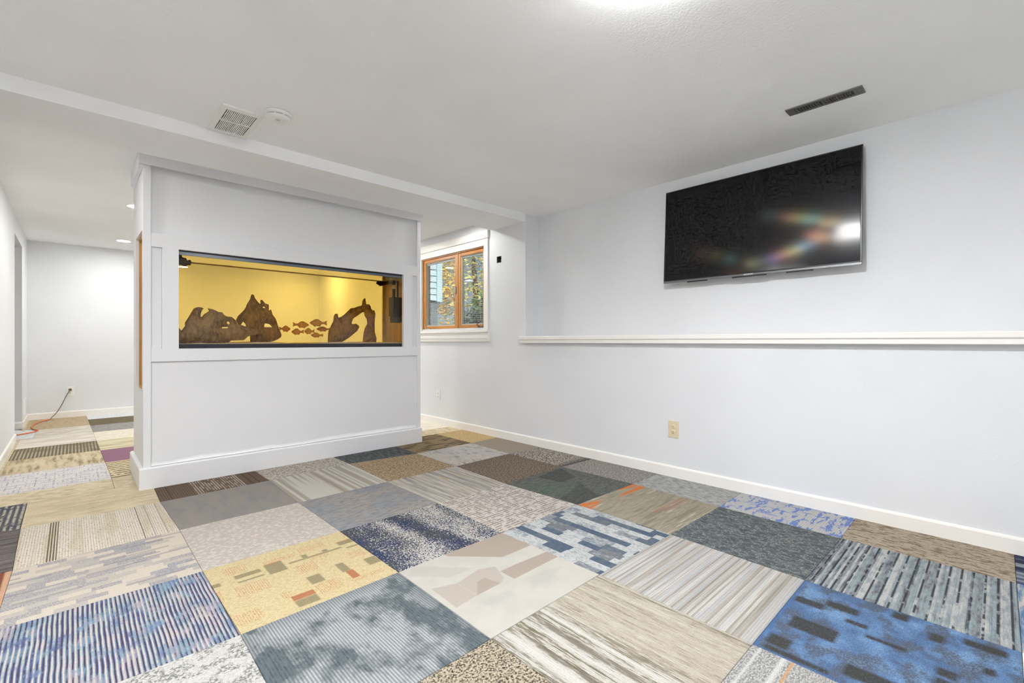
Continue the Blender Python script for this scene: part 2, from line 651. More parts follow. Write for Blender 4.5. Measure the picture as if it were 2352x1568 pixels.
def f_brownbars(b):
    bars = b.mul(b.lines('u', 12, 0.55, 0.2), b.step(b.noise(3.4, 9, 2, 0.5, 8), 0.47, 0.55))
    return b.mix(bars, b.ramp(b.noise(60, 60, 2, 0.6, 8), [(0.35, (128, 108, 78)), (0.65, (172, 150, 112))]), (66, 54, 46))
T("brownbars", f_brownbars)
T("gold_plain", speckle((150, 122, 80), (176, 148, 102), (196, 170, 124), 60, 60, 9))
T("gold_light", streak((160, 140, 104), (204, 186, 150), (220, 206, 178), 'v', 40, 5, 10))
T("cream_pale", streak((206, 196, 176), (228, 220, 202), (238, 232, 220), 'u', 40, 5, 11))
T("dark_taupe", streak((76, 70, 70), (112, 104, 100), (146, 136, 128), 'u', 90, 4, 12), ribs=('u', 40))


def f_creamribs(b):
    u, v = b.uv
    base = b.mix(b.lines('v', 60, 0.3, 0.3), (220, 212, 196), (184, 172, 150))
    tan = b.step(b.noise(16, 1.2, 2, 0.5, 13), 0.50, 0.62)
    base = b.mix(b.mul(tan, 0.55), base, (188, 174, 142))
    dots = b.mul(b.step(b.noise(60, 90, 1, 0.5, 14), 0.60, 0.66), 0.85)
    base = b.mix(dots, base, (138, 122, 100))
    d = b.mul(b.rect(0.185, -1, 0.245, 2, 0.003), b.lines('v', 60, 0.6, 0.2))
    base = b.mix(d, base, (104, 90, 66))
    return b.mix(b.rects([(0.773, -1, 0.779, 2), (0.845, -1, 0.848, 2), (0.93, -1, 0.934, 2)], 0.002), base, (92, 84, 74))
T("creamribs", f_creamribs, ribs=('v', 60), amt=0.12)
T("taupe", lambda b: b.ramp(b.noise(9, 3, 3, 0.55, 15), [(0.35, (150, 146, 144)), (0.6, (164, 154, 144))]), amt=0.12, fib=340)


def f_beigelines(b):
    u, v = b.uv
    r = b.ribs('v', 62, 16)
    zone = b.mx(b.mx(b.rect(-1, -1, 0.13, 2, 0.01), b.rect(0.46, -1, 2, 2, 0.04)), b.mul(b.step(v, 0.45, 0.9), b.rect(0.13, -1, 0.46, 2)))
    l = b.mul(zone, b.step(r, 0.45, 0.55))
    col = b.mix(l, (214, 208, 196), (176, 166, 150))
    return b.mix(b.rect(0.475, -1, 0.515, 2, 0.008), col, (168, 156, 138))
T("beigelines", f_beigelines, amt=0.10)
T("stone", speckle((104, 84, 62), (172, 146, 112), (212, 188, 154), 40, 64, 17))
T("blotch", lambda b: b.mix(b.step(b.noise(30, 7, 4, 0.65, 18), 0.52, 0.64), b.ramp(b.noise(4, 4, 2, 0.5, 3), [(0.4, (205, 200, 196)), (0.6, (216, 206, 190))]), (156, 152, 152)))
T("tan_plain", speckle((152, 140, 124), (168, 155, 138), (180, 168, 150), 120, 120, 19), amt=0.10)
T("rust", lambda b: b.mix(b.lines('v', 16, 0.42, 0.2), (222, 172, 138), (132, 74, 52)), ribs=('v', 16))


def f_greyblock(b):
    c = b.cells(6.5, 17, 20, 6.0)
    base = b.mix(b.step(c, 0.62, 0.64), (214, 202, 184), (192, 184, 174))
    heather = b.mul(b.gt(c, 0.70), b.step(b.noise(150, 150, 1, 0.5, 21), 0.44, 0.56))
    base = b.mix(b.mul(heather, 0.85), base, (142, 140, 150))
    hatch = b.mul(b.mul(b.gt(c, 0.34), b.lt(c, 0.56)), b.lines('u', 62, 0.45, 0.2))
    base = b.mix(b.mul(hatch, 0.8), base, (146, 142, 148))
    blue = b.mul(b.step(b.noise(4, 4, 2, 0.5, 22), 0.48, 0.66), b.mul(b.gt(c, 0.5), b.step(b.noise(120, 120, 1, 0.5, 23), 0.45, 0.6)))
    base = b.mix(b.mul(blue, 0.7), base, (130, 144, 162))
    c2 = b.cells(3.0, 38, 24, 5.0)
    return b.mix(b.mul(b.gt(c2, 0.86), 0.6), base, (138, 134, 140))
T("greyblock", f_greyblock, amt=0.14)


def f_herring(b, c1=(220, 212, 202), c2=(166, 153, 139), seed=25):
    u, v = b.uv
    tri = b.math('PINGPONG', b.mul(u, 9.0), 0.5)
    f = b.frac(b.add(b.mul(v, 52), b.mul(tri, 9.0)))
    l = b.mul(b.step(f, 0.45, 0.6), b.step(b.noise(30, 30, 2, 0.5, seed), 0.34, 0.52))
    return b.mix(l, c1, c2)
T("herring", f_herring, amt=0.14)
T("chevron", lambda b: f_herring(b, (222, 216, 200), (186, 174, 150), 26))
T("heather", lambda b: b.mix(b.mul(b.step(b.noise(14, 60, 3, 0.65, 27), 0.45, 0.62), 0.8), b.ramp(b.noise(3, 3, 2, 0.5, 28), [(0.38, (150, 154, 160)), (0.62, (172, 164, 154))]), (128, 128, 132)), amt=0.2)


def f_streakgold(b):
    r = b.noise(34, 1.6, 3, 0.6, 29)
    base = b.ramp(r, [(0.34, (146, 144, 138)), (0.48, (180, 173, 163)), (0.6, (214, 206, 194)), (0.7, (170, 164, 154))])
    g = b.mul(b.step(b.noise(60, 2.2, 2, 0.5, 30), 0.62, 0.66), b.rect(0.35, -1, 1, 2, 0.1))
    return b.mix(b.mul(g, 0.8), base, (204, 166, 104))
T("streakgold", f_streakgold, amt=0.12)
T("brown_speckle", speckle((60, 51, 44), (112, 98, 84), (180, 162, 140), 62, 62, 31), amt=0.25)
T("dark_speckle", lambda b: b.mix(b.mx(b.step(b.uv[1], 0.02, 0.2, 0.95, 0.0), b.step(b.noise(48, 40, 3, 0.75, 32), 0.48, 0.55)), (204, 192, 174), (58, 60, 66)))


def f_bluestripe(b):
    u, v = b.uv
    n = 46
    g = b.noise(16, 5, 3, 0.55, 34)
    col = b.ramp(g, [(0.34, (92, 104, 150)), (0.44, (120, 144, 184)), (0.52, (136, 170, 186)), (0.60, (166, 164, 188)), (0.70, (196, 188, 186))])
    wob = b.mul(b.sub(b.noise(3, 4, 1, 0.5, 35), 0.5), 0.012)
    ph = b.frac(b.add(b.mul(b.add(u, wob), n), 0.0))
    dk = b.step(b.math('ABSOLUTE', b.sub(ph, 0.25)), 0.13, 0.20, 1.0, 0.0)
    dk = b.mul(dk, b.step(b.noise(9, 7, 3, 0.6, 36), 0.36, 0.48, 0.25, 1.0))
    col = b.mix(dk, col, (74, 66, 88))
    lt = b.step(b.math('ABSOLUTE', b.sub(ph, 0.72)), 0.12, 0.20, 1.0, 0.0)
    lt = b.mul(lt, b.step(b.noise(10, 6, 3, 0.6, 33), 0.40, 0.52, 0.1, 1.0))
    return b.mix(lt, col, (222, 212, 200))
T("bluestripe", f_bluestripe, ribs=('v', 92), amt=0.16)


def f_goldblocks(b):
    u, v = b.uv
    base = b.ramp(b.noise(46, 120, 2, 0.6, 37), [(0.34, (206, 184, 132)), (0.6, (232, 212, 164))])
    pe = b.rects([(0.10, 0.42, 0.30, 0.58), (0.49, 0.46, 0.63, 0.61), (0.34, 0.78, 0.56, 0.84), (0.0, 0.45, 0.03, 0.6), (0.10, 0.78, 0.24, 0.92), (0.62, 0.62, 0.76, 0.67), (0.72, 0.10, 0.95, 0.16), (0.50, 0.10, 0.66, 0.25), (0.30, 0.20, 0.36, 0.30), (0.02, 0.08, 0.16, 0.22), (0.86, 0.45, 0.97, 0.56), (0.60, 0.80, 0.80, 0.90)])
    pe = b.mul(pe, b.mul(b.lines('v', 70, 0.5, 0.2), b.step(b.noise(80, 80, 2, 0.6, 38), 0.42, 0.55)))
    col = b.mix(b.mul(pe, 0.8), base, (206, 140, 98))
    ol = b.rects([(0.14, 0.695, 0.305, 0.755), (0.335, 0.605, 0.455, 0.775), (0.14, 0.625, 0.305, 0.648), (0.485, 0.675, 0.88, 0.70), (0.59, 0.70, 0.63, 0.76), (0.88, 0.725, 1.0, 0.79), (0.905, 0.635, 1.0, 0.66), (0.91, 0.255, 1.0, 0.375), (0.72, 0.285, 0.78, 0.435), (0.50, 0.265, 0.59, 0.39), (0.34, 0.045, 0.475, 0.135), (0.74, 0.70, 0.78, 0.74), (0.0, 0.665, 0.05, 0.72)])
    col = b.mix(b.mul(ol, b.step(b.noise(120, 120, 1, 0.5, 39), 0.3, 0.5, 0.75, 1.0)), col, (152, 140, 104))
    ru = b.rects([(0.735, 0.155, 0.79, 0.285), (0.34, 0.14, 0.48, 0.205), (0.335, 0.772, 0.455, 0.784), (0.88, 0.79, 1.0, 0.80)], 0.004)
    return b.mix(b.mul(ru, 0.9), col, (184, 106, 70))
T("goldblocks", f_goldblocks, amt=0.2)


def f_navyspeck(b):
    u, v = b.uv
    spk = b.noise(90, 46, 3, 0.7, 40)
    d = b.noise(5, 2.2, 2, 0.55, 41)
    band = b.poly([(0.40, 1.0), (0.52, 1.0), (0.72, 0.0), (0.55, 0.0)], 0.06)
    left = b.step(u, 0.0, 0.35, 0.12, 0.0)
    thr = b.add(b.add(b.mul(d, 0.30), b.mul(band, 0.14)), left)
    m = b.step(b.add(spk, thr), 0.60, 0.70)
    navy = b.ramp(b.noise(4, 4, 2, 0.5, 42), [(0.4, (50, 60, 90)), (0.6, (66, 72, 82))])
    return b.mix(m, (212, 208, 200), navy)
T("navyspeck", f_navyspeck, ribs=('v', 50))


def f_woven(b):
    a = b.mul(b.lines('u', 26, 0.5, 0.25), b.step(b.noise(16, 30, 2, 0.55, 43), 0.46, 0.52))
    c = b.mul(b.lines('v', 30, 0.32, 0.2), b.step(b.noise(26, 9, 2, 0.55, 44), 0.50, 0.57))
    return b.mix(b.mx(a, c), (220, 212, 203), (146, 133, 121))
T("woven", f_woven, amt=0.12)


def f_greendark(b):
    u, v = b.uv
    base = b.mix(b.mul(b.lines('u', 34, 0.35, 0.3), b.step(b.noise(12, 40, 2, 0.6, 46), 0.4, 0.6)), (86, 90, 86), (138, 138, 132))
    tri = b.mx(b.poly([(0.05, 0.25), (0.62, 0.42), (0.42, 0.02), (0.0, 0.0)], 0.01), b.poly([(0.45, 0.95), (0.95, 1.0), (0.8, 0.62), (0.5, 0.60)], 0.01))
    col = b.mix(b.mul(tri, 0.45), base, (44, 47, 48))
    g = b.mul(b.poly([(0.0, 0.4), (0.1, 0.9), (0.45, 0.55), (0.35, 0.3)], 0.12), 0.35)
    return b.mix(g, col, (78, 112, 84))
T("greendark", f_greendark)
T("grey_speck", speckle((98, 93, 90), (152, 145, 138), (198, 191, 183), 70, 44, 47))
T("grey_heather", lambda b: b.mix(b.step(b.noise(60, 16, 3, 0.65, 48), 0.46, 0.58), (186, 184, 178), (136, 136, 138)))


def f_whitegrey(b):
    n1 = b.step(b.noise(12, 12, 3, 0.6, 49), 0.46, 0.54)
    n2 = b.step(b.noise(90, 90, 2, 0.6, 50), 0.42, 0.58)
    return b.mix(b.mul(n1, n2), b.mix(b.mul(n2, 0.3), (226, 224, 218), (172, 170, 164)), (132, 132, 126))
T("whitegrey", f_whitegrey, amt=0.25)


def f_teal(b):
    u, v = b.uv
    bl = b.step(b.noise(5.5, 3.5, 4, 0.62, 51), 0.43, 0.57)
    edge = b.mx(b.step(u, 0.0, 0.14, 0.6, 0.0), b.step(u, 0.84, 1.0, 0.0, 0.7))
    edge = b.mx(edge, b.step(v, 0.88, 1.0, 0.0, 0.5))
    m = b.mx(bl, edge)
    l = b.lines('v', 62, 0.5, 0.4)
    lightc = b.mix(l, (200, 202, 202), (128, 138, 144))
    darkc = b.mix(b.mul(l, b.step(b.noise(62, 20, 2, 0.6, 52), 0.4, 0.6)), (98, 110, 115), (70, 81, 87))
    return b.mix(m, lightc, darkc)
T("teal", f_teal, ribs=('v', 62), amt=0.12)


def f_creamgeo(b):
    base = b.ramp(b.noise(5, 5, 2, 0.5, 53), [(0.4, (228, 223, 211)), (0.6, (220, 216, 204))])
    lg = b.mx(b.poly([(0.61, 0.33), (0.80, 0.31), (0.90, 0.27), (0.73, 0.19), (0.54, 0.20)], 0.02), b.poly([(0.18, 0.32), (0.43, 0.30), (0.40, 0.22), (0.20, 0.23)], 0.02))
    col = b.mix(b.mul(lg, 0.6), base, (206, 204, 194))
    tp = b.mx(b.poly([(1.02, 1.02), (1.01, 0.665), (0.70, 0.67), (0.40, 0.97), (0.40, 1.02)], 0.005), b.poly([(0.70, 0.52), (1.02, 0.52), (1.02, 0.385), (0.54, 0.375), (0.54, 0.53)], 0.005))
    md = b.mx(b.poly([(0.44, 0.65), (0.56, 0.60), (0.50, 0.44), (0.45, 0.40), (0.22, 0.39), (0.22, 0.60)], 0.005), b.poly([(0.22, 0.60), (0.22, 0.39), (0.04, 0.37), (0.05, 0.66)], 0.005))
    col = b.mix(md, col, (206, 195, 182))
    d = b.poly([(0.22, 0.39), (0.33, 0.52), (0.40, 0.53), (0.43, 0.40)], 0.005)
    col = b.mix(b.mx(tp, d), col, (190, 175, 160))
    e = b.poly([(0.13, 1.01), (0.43, 0.69), (0.22, 0.70), (0.02, 0.92)], 0.01)
    return b.mix(b.mul(e, 0.6), col, (206, 198, 186))
T("creamgeo", f_creamgeo, amt=0.10, fib=330)


def f_digital(b):
    u, v = b.uv
    c = b.cells(13, 5.5, 54, 5.0)
    # blocks are long along v: build with swapped axes
    row = b.floor(b.mul(u, 13))
    vv = b.add(b.mul(v, 5.0), b.mul(b.wn(row, 1.0, 55), 4.0))
    c = b.wn(row, b.floor(vv), 56)
    ragged = b.noise(30, 22, 2, 0.6, 57)
    k = b.add(c, b.mul(b.sub(ragged, 0.5), 0.5))
    col = b.ramp(k, [(0.06, (76, 94, 116)), (0.20, (96, 110, 124)), (0.32, (126, 128, 128)), (0.44, (158, 166, 174)), (0.54, (200, 203, 203)), (0.9, (212, 214, 212))])
    sp = b.mul(b.step(b.noise(90, 40, 2, 0.6, 58), 0.5, 0.6), 0.5)
    return b.mix(sp, col, (104, 112, 124))
T("digital", f_digital, amt=0.14)


def f_tanorange(b):
    u, v = b.uv
    r = b.noise(1.6, 16, 4, 0.62, 59)
    col = b.ramp(r, [(0.36, (140, 133, 114)), (0.48, (176, 165, 144)), (0.55, (150, 142, 122)), (0.66, (214, 199, 175))])
    tick = b.mul(b.lines('v', 40, 0.5, 0.2), b.step(b.noise(8, 30, 2, 0.5, 60), 0.5, 0.56))
    col = b.mix(b.mul(tick, 0.4), col, (146, 137, 118))
    o = b.mx(b.mx(b.poly([(1.02, 1.02), (1.02, 0.90), (0.72, 0.965), (0.60, 1.02)], 0.01), b.poly([(1.02, 0.90), (1.02, 0.825), (0.50, 0.845), (0.55, 0.875)], 0.01)), b.poly([(0.0, 1.0), (0.10, 0.985), (0.30, 0.90), (0.12, 0.86), (0.0, 0.82)], 0.015))
    o = b.mul(o, b.step(b.noise(5, 40, 2, 0.6, 61), 0.36, 0.46))
    col = b.mix(o, col, (226, 120, 52))
    ln = b.mx(b.rect(0.37, 0.366, 1.0, 0.378, 0.004), b.rect(0.46, 0.318, 1.0, 0.328, 0.004))
    return b.mix(b.mul(ln, 0.8), col, (202, 104, 70))
T("tanorange", f_tanorange, amt=0.12)
T("grey_streaky", lambda b: b.mix(b.step(b.noise(70, 12, 4, 0.65, 62), 0.45, 0.58), (194, 194, 190), (140, 140, 138)))
T("peat", lambda b: b.ramp(b.noise(85, 85, 2, 0.6, 63), [(0.36, (52, 49, 43)), (0.46, (140, 128, 108)), (0.56, (204, 190, 164))]), amt=0.3, bump=0.9)


def f_olive(b):
    u, v = b.uv
    r = b.noise(40, 1.3, 5, 0.7, 64)
    fine = b.noise(150, 14, 3, 0.7, 65)
    leftz = b.step(u, 0.42, 0.55, 1.0, 0.0)
    strong = b.ramp(b.add(b.mul(r, 0.62), b.mul(fine, 0.38)), [(0.38, (112, 104, 86)), (0.46, (150, 142, 124)), (0.5, (218, 212, 198)), (0.56, (232, 228, 218)), (0.62, (156, 148, 128))])
    weak = b.ramp(b.add(b.mul(r, 0.5), b.mul(fine, 0.5)), [(0.38, (146, 136, 118)), (0.46, (198, 186, 168)), (0.56, (214, 206, 188)), (0.62, (230, 225, 212))])
    col = b.mix(leftz, weak, strong)
    dk = b.mul(b.rects([(0.04, -1, 0.055, 2), (0.30, -1, 0.345, 2), (0.975, -1, 0.99, 2), (0.135, -1, 0.16, 2)], 0.006), b.step(b.noise(30, 5, 3, 0.6, 66), 0.36, 0.5))
    col = b.mix(b.mul(dk, 0.85), col, (120, 111, 94))
    return b.mix(b.mul(b.rects([(0.395, -1, 0.42, 2), (0.255, -1, 0.275, 2), (0.075, -1, 0.115, 2)], 0.008), 0.8), col, (238, 236, 228))
T("olive", f_olive, amt=0.14, ribs=('v', 70))


def f_greylines(b):
    r = b.ribs('u', 60, 67)
    n = b.noise(1.5, 40, 2, 0.5, 68)
    k = b.add(b.mul(r, 0.6), b.mul(n, 0.4))
    col = b.ramp(k, [(0.18, (160, 152, 140)), (0.34, (206, 202, 194)), (0.5, (188, 190, 194)), (0.62, (226, 223, 216)), (0.74, (176, 168, 156))])
    return b.mix(b.mul(b.lines('u', 60, 0.25, 0.2), 0.35), col, (140, 134, 124))
T("greylines", f_greylines, ribs=('u', 60), amt=0.12)


def f_slate(b):
    n = b.noise(14, 9, 4, 0.65, 69)
    ridge = b.step(b.math('ABSOLUTE', b.sub(n, 0.5)), 0.0, 0.035, 1.0, 0.0)
    sp = b.mul(ridge, b.step(b.noise(110, 60, 2, 0.6, 70), 0.4, 0.55))
    base = b.ramp(b.noise(60, 12, 3, 0.6, 71), [(0.36, (66, 74, 78)), (0.64, (104, 112, 114))])
    return b.mix(b.mul(sp, 0.9), base, (178, 178, 172))
T("slate", f_slate)


def f_bluelav(b):
    base = b.mix(b.mul(b.lines('u', 52, 0.4, 0.3), 0.5), (208, 206, 202), (164, 164, 166))
    c = b.mul(b.step(b.noise(7, 22, 3, 0.6, 72), 0.54, 0.58), 0.9)
    e = b.mul(b.step(b.noise(30, 5, 3, 0.6, 73), 0.60, 0.64), 0.9)
    return b.mix(b.mx(c, e), base, (96, 130, 206))
T("bluelav", f_bluelav)


def f_bluebars(b):
    u, v = b.uv
    base = b.ramp(b.noise(6, 6, 3, 0.55, 74), [(0.36, (84, 114, 158)), (0.5, (100, 138, 188)), (0.64, (124, 166, 214))])
    sp = b.step(b.noise(110, 110, 2, 0.6, 99), 0.40, 0.62)
    base = b.mix(b.mul(sp, 0.45), base, (70, 84, 108))
    gb = b.step(b.noise(5.5, 8, 3, 0.6, 75), 0.48, 0.58)
    base = b.mix(b.mul(gb, b.step(b.noise(90, 90, 2, 0.6, 100), 0.36, 0.58, 0.35, 1.0)), base, (84, 90, 100))
    base = b.mix(b.mx(b.step(u, 0.0, 0.03, 0.9, 0.0), b.step(v, 0.975, 1.0, 0.0, 0.9)), base, (70, 108, 166))
    dk = [(0.65, 0.83, 0.73, 0.985), (0.73, 0.665, 0.81, 0.83), (0.33, 0.70, 0.47, 0.93), (0.87, 0.45, 0.96, 0.53), (0.52, 0.42, 0.56, 0.60), (0.75, 0.29, 0.845, 0.355), (0.835, 0.05, 0.91, 0.22), (0.08, 0.86, 0.19, 0.97), (0.02, 0.66, 0.065, 0.96), (0.09, 0.42, 0.20, 0.62), (0.60, 0.09, 0.67, 0.14), (0.61, 0.60, 0.66, 0.71), (0.30, 0.10, 0.40, 0.30), (0.42, 0.22, 0.50, 0.30), (0.02, 0.02, 0.10, 0.30), (0.15, 0.10, 0.22, 0.24)]
    m = b.rects(dk, 0.012)
    return b.mix(b.mul(m, b.step(b.noise(70, 70, 2, 0.6, 76), 0.3, 0.5, 0.7, 1.0)), base, (62, 62, 60))
T("bluebars", f_bluebars, amt=0.3, fib=180)


def f_greyorange(b):
    u, v = b.uv
    w = b.step(b.noise(60, 110, 2, 0.6, 77), 0.44, 0.56)
    base = b.mix(w, (198, 197, 192), (140, 140, 140))
    tan = b.step(v, 0.4, 0.8, 0.5, 0.0)
    base = b.mix(tan, base, (190, 182, 166))
    base = b.mix(b.mul(b.rects([(-1, 0.83, 2, 0.855), (-1, 0.95, 2, 0.962)], 0.006), 0.85), base, (224, 224, 220))
    return b.mix(b.mul(b.rect(-1, 0.795, 2, 0.808, 0.004), 0.85), base, (214, 156, 96))
T("greyorange", f_greyorange, ribs=('u', 60))


def f_tealstripe(b):
    n = 64
    r = b.ribs('u', n, 78)
    nz = b.noise(9, n * 0.6, 3, 0.6, 79)
    k = b.add(b.mul(r, 0.5), b.mul(b.step(nz, 0.3, 0.7), 0.5))
    col = b.ramp(k, [(0.15, (90, 98, 108)), (0.3, (140, 142, 146)), (0.45, (150, 170, 176)), (0.6, (170, 176, 178)), (0.78, (204, 205, 203))])
    dk = b.mul(b.lines('u', 17, 0.2, 0.08), b.step(b.noise(9, 14, 2, 0.55, 80), 0.40, 0.46))
    return b.mix(b.mul(dk, 0.95), col, (54, 56, 62))
T("tealstripe", f_tealstripe, ribs=('u', 64), amt=0.2, bump=0.8)
T("brownfleck", lambda b: b.mix(b.step(b.noise(60, 14, 4, 0.68, 81), 0.50, 0.58), (190, 174, 152), (122, 102, 78)))
T("navystripe", lambda b: b.ramp(b.ribs('v', 26, 82), [(0.2, (48, 52, 74)), (0.5, (84, 92, 118)), (0.8, (150, 156, 166))]), ribs=('v', 26))
T("bluecream", lambda b: b.ramp(b.noise(5, 40, 3, 0.6, 83), [(0.4, (88, 122, 166)), (0.52, (150, 170, 190)), (0.62, (220, 208, 196))]))


def f_lavender(b):
    a = b.mul(b.lines('u', 17, 0.4, 0.2), b.step(b.noise(7, 17, 2, 0.5, 84), 0.50, 0.56))
    c = b.mul(b.lines('v', 26, 0.4, 0.2), b.step(b.noise(26, 9, 2, 0.5, 85), 0.52, 0.57))
    base = b.mix(b.mul(b.lines('v', 60, 0.4, 0.3), 0.35), (222, 216, 208), (184, 180, 184))
    return b.mix(b.mul(b.mx(a, c), 0.9), base, (160, 158, 184))
T("lavender", f_lavender)
T("tan_streak", streak((128, 112, 84), (180, 164, 134), (196, 180, 150), 'v', 16, 2.5, 86))


def f_ribsbrown(b):
    l = b.mul(b.lines('v', 26, 0.4, 0.2), b.step(b.noise(3, 3, 2, 0.5, 87), 0.40, 0.56, 0.35, 1.0))
    return b.mix(l, (122, 108, 84), (198, 188, 164))
T("ribsbrown", f_ribsbrown)
T("creamstreak", streak((168, 158, 144), (216, 208, 194), (232, 226, 214), 'u', 26, 2, 88))
T("creamstreak_fine", streak((150, 140, 124), (212, 204, 188), (234, 228, 216), 'u', 44, 6, 89))
T("tan_mottle", speckle((146, 126, 96), (170, 150, 118), (188, 168, 136), 22, 60, 90))
T("blackgold", lambda b: b.mix(b.mul(b.lines('u', 9, 0.3, 0.15), b.step(b.noise(14, 10, 3, 0.6, 91), 0.36, 0.44)), b.ramp(b.noise(20, 20, 2, 0.5, 92), [(0.4, (178, 160, 122)), (0.6, (206, 192, 158))]), (58, 48, 34)))
T("purple", speckle((150, 104, 126), (160, 114, 136), (168, 122, 142), 120, 120, 93), amt=0.08)
T("olivestripe", lambda b: b.ramp(b.noise(1, 16, 2, 0.5, 94), [(0.38, (150, 138, 100)), (0.5, (210, 200, 170)), (0.6, (160, 150, 112)), (0.66, (222, 214, 192))]))
T("grey_mottle", speckle((136, 132, 130), (172, 168, 164), (196, 190, 184), 16, 40, 95))
T("olive_plain", speckle((112, 102, 78), (124, 112, 86), (136, 122, 96), 90, 90, 96), amt=0.1)
T("whiteblue", speckle((170, 176, 186), (212, 214, 216), (228, 228, 226), 26, 60, 97))
T("tan_strip", speckle((166, 152, 122), (190, 176, 146), (204, 190, 162), 10, 14, 98, 4))

RT = random.Random(3)


def carpet_tile(q, mat, uvr=None, h=0.0):
    """q: four floor corners (far left, far right, near right, near left)"""
    me = bpy.data.meshes.new("carpet_tile")
    cx = sum(p[0] for p in q) / 4
    cy = sum(p[1] for p in q) / 4
    g = 0.0006
    top = [(p[0] - cx, p[1] - cy) for p in q]
    top = [(x - math.copysign(g, x), y - math.copysign(g, y)) for x, y in top]
    inn = [(x - math.copysign(0.0015, x), y - math.copysign(0.0015, y)) for x, y in top]
    zt = RT.uniform(0.0, 0.0012) + h
    vs_ = [(x, y, -0.008) for x, y in top] + [(x, y, zt - 0.0015) for x, y in top] + [(x, y, zt) for x, y in inn]
    fs = [(8, 9, 10, 11)]
    for k in range(4):
        k2 = (k + 1) % 4
        fs += [(4 + k, 4 + k2, 8 + k2, 8 + k), (k, k2, 4 + k2, 4 + k)]
    me.from_pydata(vs_, [], fs)
    me.flip_normals() if me.polygons[0].normal.z < 0 else None
    lay = me.uv_layers.new(name="UVMap")
    x0, y0 = (uvr if uvr else (min(p[0] for p in q), min(p[1] for p in q)))
    for lp_ in me.loops:
        co = me.vertices[lp_.vertex_index].co
        lay.data[lp_.index].uv = ((co.x + cx - x0) / TS, (co.y + cy - y0) / TS)
    me.materials.append(mat)
    ob = bpy.data.objects.new("carpet_tile", me)
    COL.objects.link(ob)
    ob.parent = FLOOR
    ob.location = (cx, cy, 0)
    return ob


CORN = {  # (column line, row line): floor position where the photographed grid departs from the regular one
    (1, 0): (0.411, 2.996),
    (2, 0): (1.016, 2.998),
    (3, 0): (1.627, 3.009),
    (4, 0): (2.228, 3.003),
    (5, 0): (2.825, 3.013),
    (1, 1): (0.410, 2.392),
    (2, 1): (1.021, 2.393),
    (3, 1): (1.640, 2.395),
    (4, 1): (2.209, 2.387),
    (5, 1): (2.830, 2.406),
    (1, 2): (0.416, 1.784),
    (2, 2): (1.024, 1.795),
    (3, 2): (1.629, 1.794),
    (4, 2): (2.244, 1.784),
    (5, 2): (2.855, 1.774),
    (2, 3): (1.020, 1.179),
    (3, 3): (1.641, 1.184),
    (4, 3): (2.251, 1.176),
    (5, 3): (2.843, 1.171),
    (3, 4): (1.630, 0.563),
    (4, 4): (2.227, 0.563),
    (5, 4): (2.833, 0.556),
    (4, 5): (2.216, -0.049),
    (5, 5): (2.836, -0.047),
    (1, -1): (0.395, 3.604),
    (2, -1): (1.027, 3.621),
    (3, -1): (1.644, 3.665),
    (4, -1): (2.232, 3.586),
    (5, -1): (2.852, 3.586),
    (0, 0): (-0.192, 2.969),
    (0, -1): (-0.204, 3.605),
    (-1, -2): (-0.811, 4.150), (0, -2): (-0.205, 4.147), (1, -2): (0.405, 4.147), (4, -2): (2.237, 4.196), (5, -2): (2.850, 4.196), (6, -2): (3.455, 4.196),
}


def corner(i, j):
    return CORN.get((i, j), (GX(i), GY(j)))


MAIN = {
    (-1, -2): "bluecheck", (0, -2): "gold_streak", (1, -2): "brownribs", (2, -2): "beige_speck", (3, -2): "charcoal", (4, -2): "brownbars", (5, -2): "gold_plain",
    (-1, -1): "dark_taupe", (0, -1): "creamribs", (1, -1): "taupe", (2, -1): "beigelines", (3, -1): "stone", (4, -1): "blotch", (5, -1): "tan_plain",
    (-1, 0): "rust", (0, 0): "greyblock", (1, 0): "herring", (2, 0): "heather", (3, 0): "streakgold", (4, 0): "brown_speckle", (5, 0): "dark_speckle",
    (-1, 1): "olive_plain", (0, 1): "bluestripe", (1, 1): "goldblocks", (2, 1): "navyspeck", (3, 1): "woven", (4, 1): "greendark", (5, 1): "grey_speck",
    (-1, 2): "taupe", (0, 2): "whitegrey", (1, 2): "teal", (2, 2): "creamgeo", (3, 2): "digital", (4, 2): "tanorange", (5, 2): "grey_streaky",
    (-1, 3): "stone", (0, 3): "grey_heather", (1, 3): "peat", (2, 3): "olive", (3, 3): "greylines", (4, 3): "slate", (5, 3): "bluelav",
    (-1, 4): "herring", (0, 4): "woven", (1, 4): "digital", (2, 4): "greyorange", (3, 4): "bluebars", (4, 4): "tealstripe", (5, 4): "brownfleck",
    (4, 5): "bluecream", (5, 5): "navystripe", (3, 5): "cream_pale",
}
FILL = ["taupe", "herring", "cream_pale", "woven", "grey_speck", "creamribs", "creamstreak", "whitegrey", "tan_plain", "greylines", "chevron", "olive"]  # pale picks for unseen floor, chosen to bounce light up to the ceilings
for j in range(-2, 9):
    for i in range(-3, 6):
        a, b_, c_, d_ = corner(i, j), corner(i + 1, j), corner(i + 1, j + 1), corner(i, j + 1)
        if i == 5:
            b_, c_ = (X_W - 0.003, b_[1]), (X_W - 0.003, c_[1])
        if i < -1 and j < 1:
            if i == -3 or j < 0:
                continue
        if j == -2 and i == -1:
            a, d_ = (X_L + 0.002, a[1]), (X_L + 0.002, d_[1])
            a = (a[0], 4.150)
        if (i, j) == (-1, -1):
            a, d_ = (X_L + 0.002, a[1]), (X_L + 0.002, d_[1])
        nm = MAIN.get((i, j)) or FILL[(i * 5 + j * 7) % len(FILL)]
        carpet_tile([a, b_, c_, d_], TM[nm], uvr=(min(a[0], d_[0]) if i != -1 or j > -1 else GX(-1), min(c_[1], d_[1])))

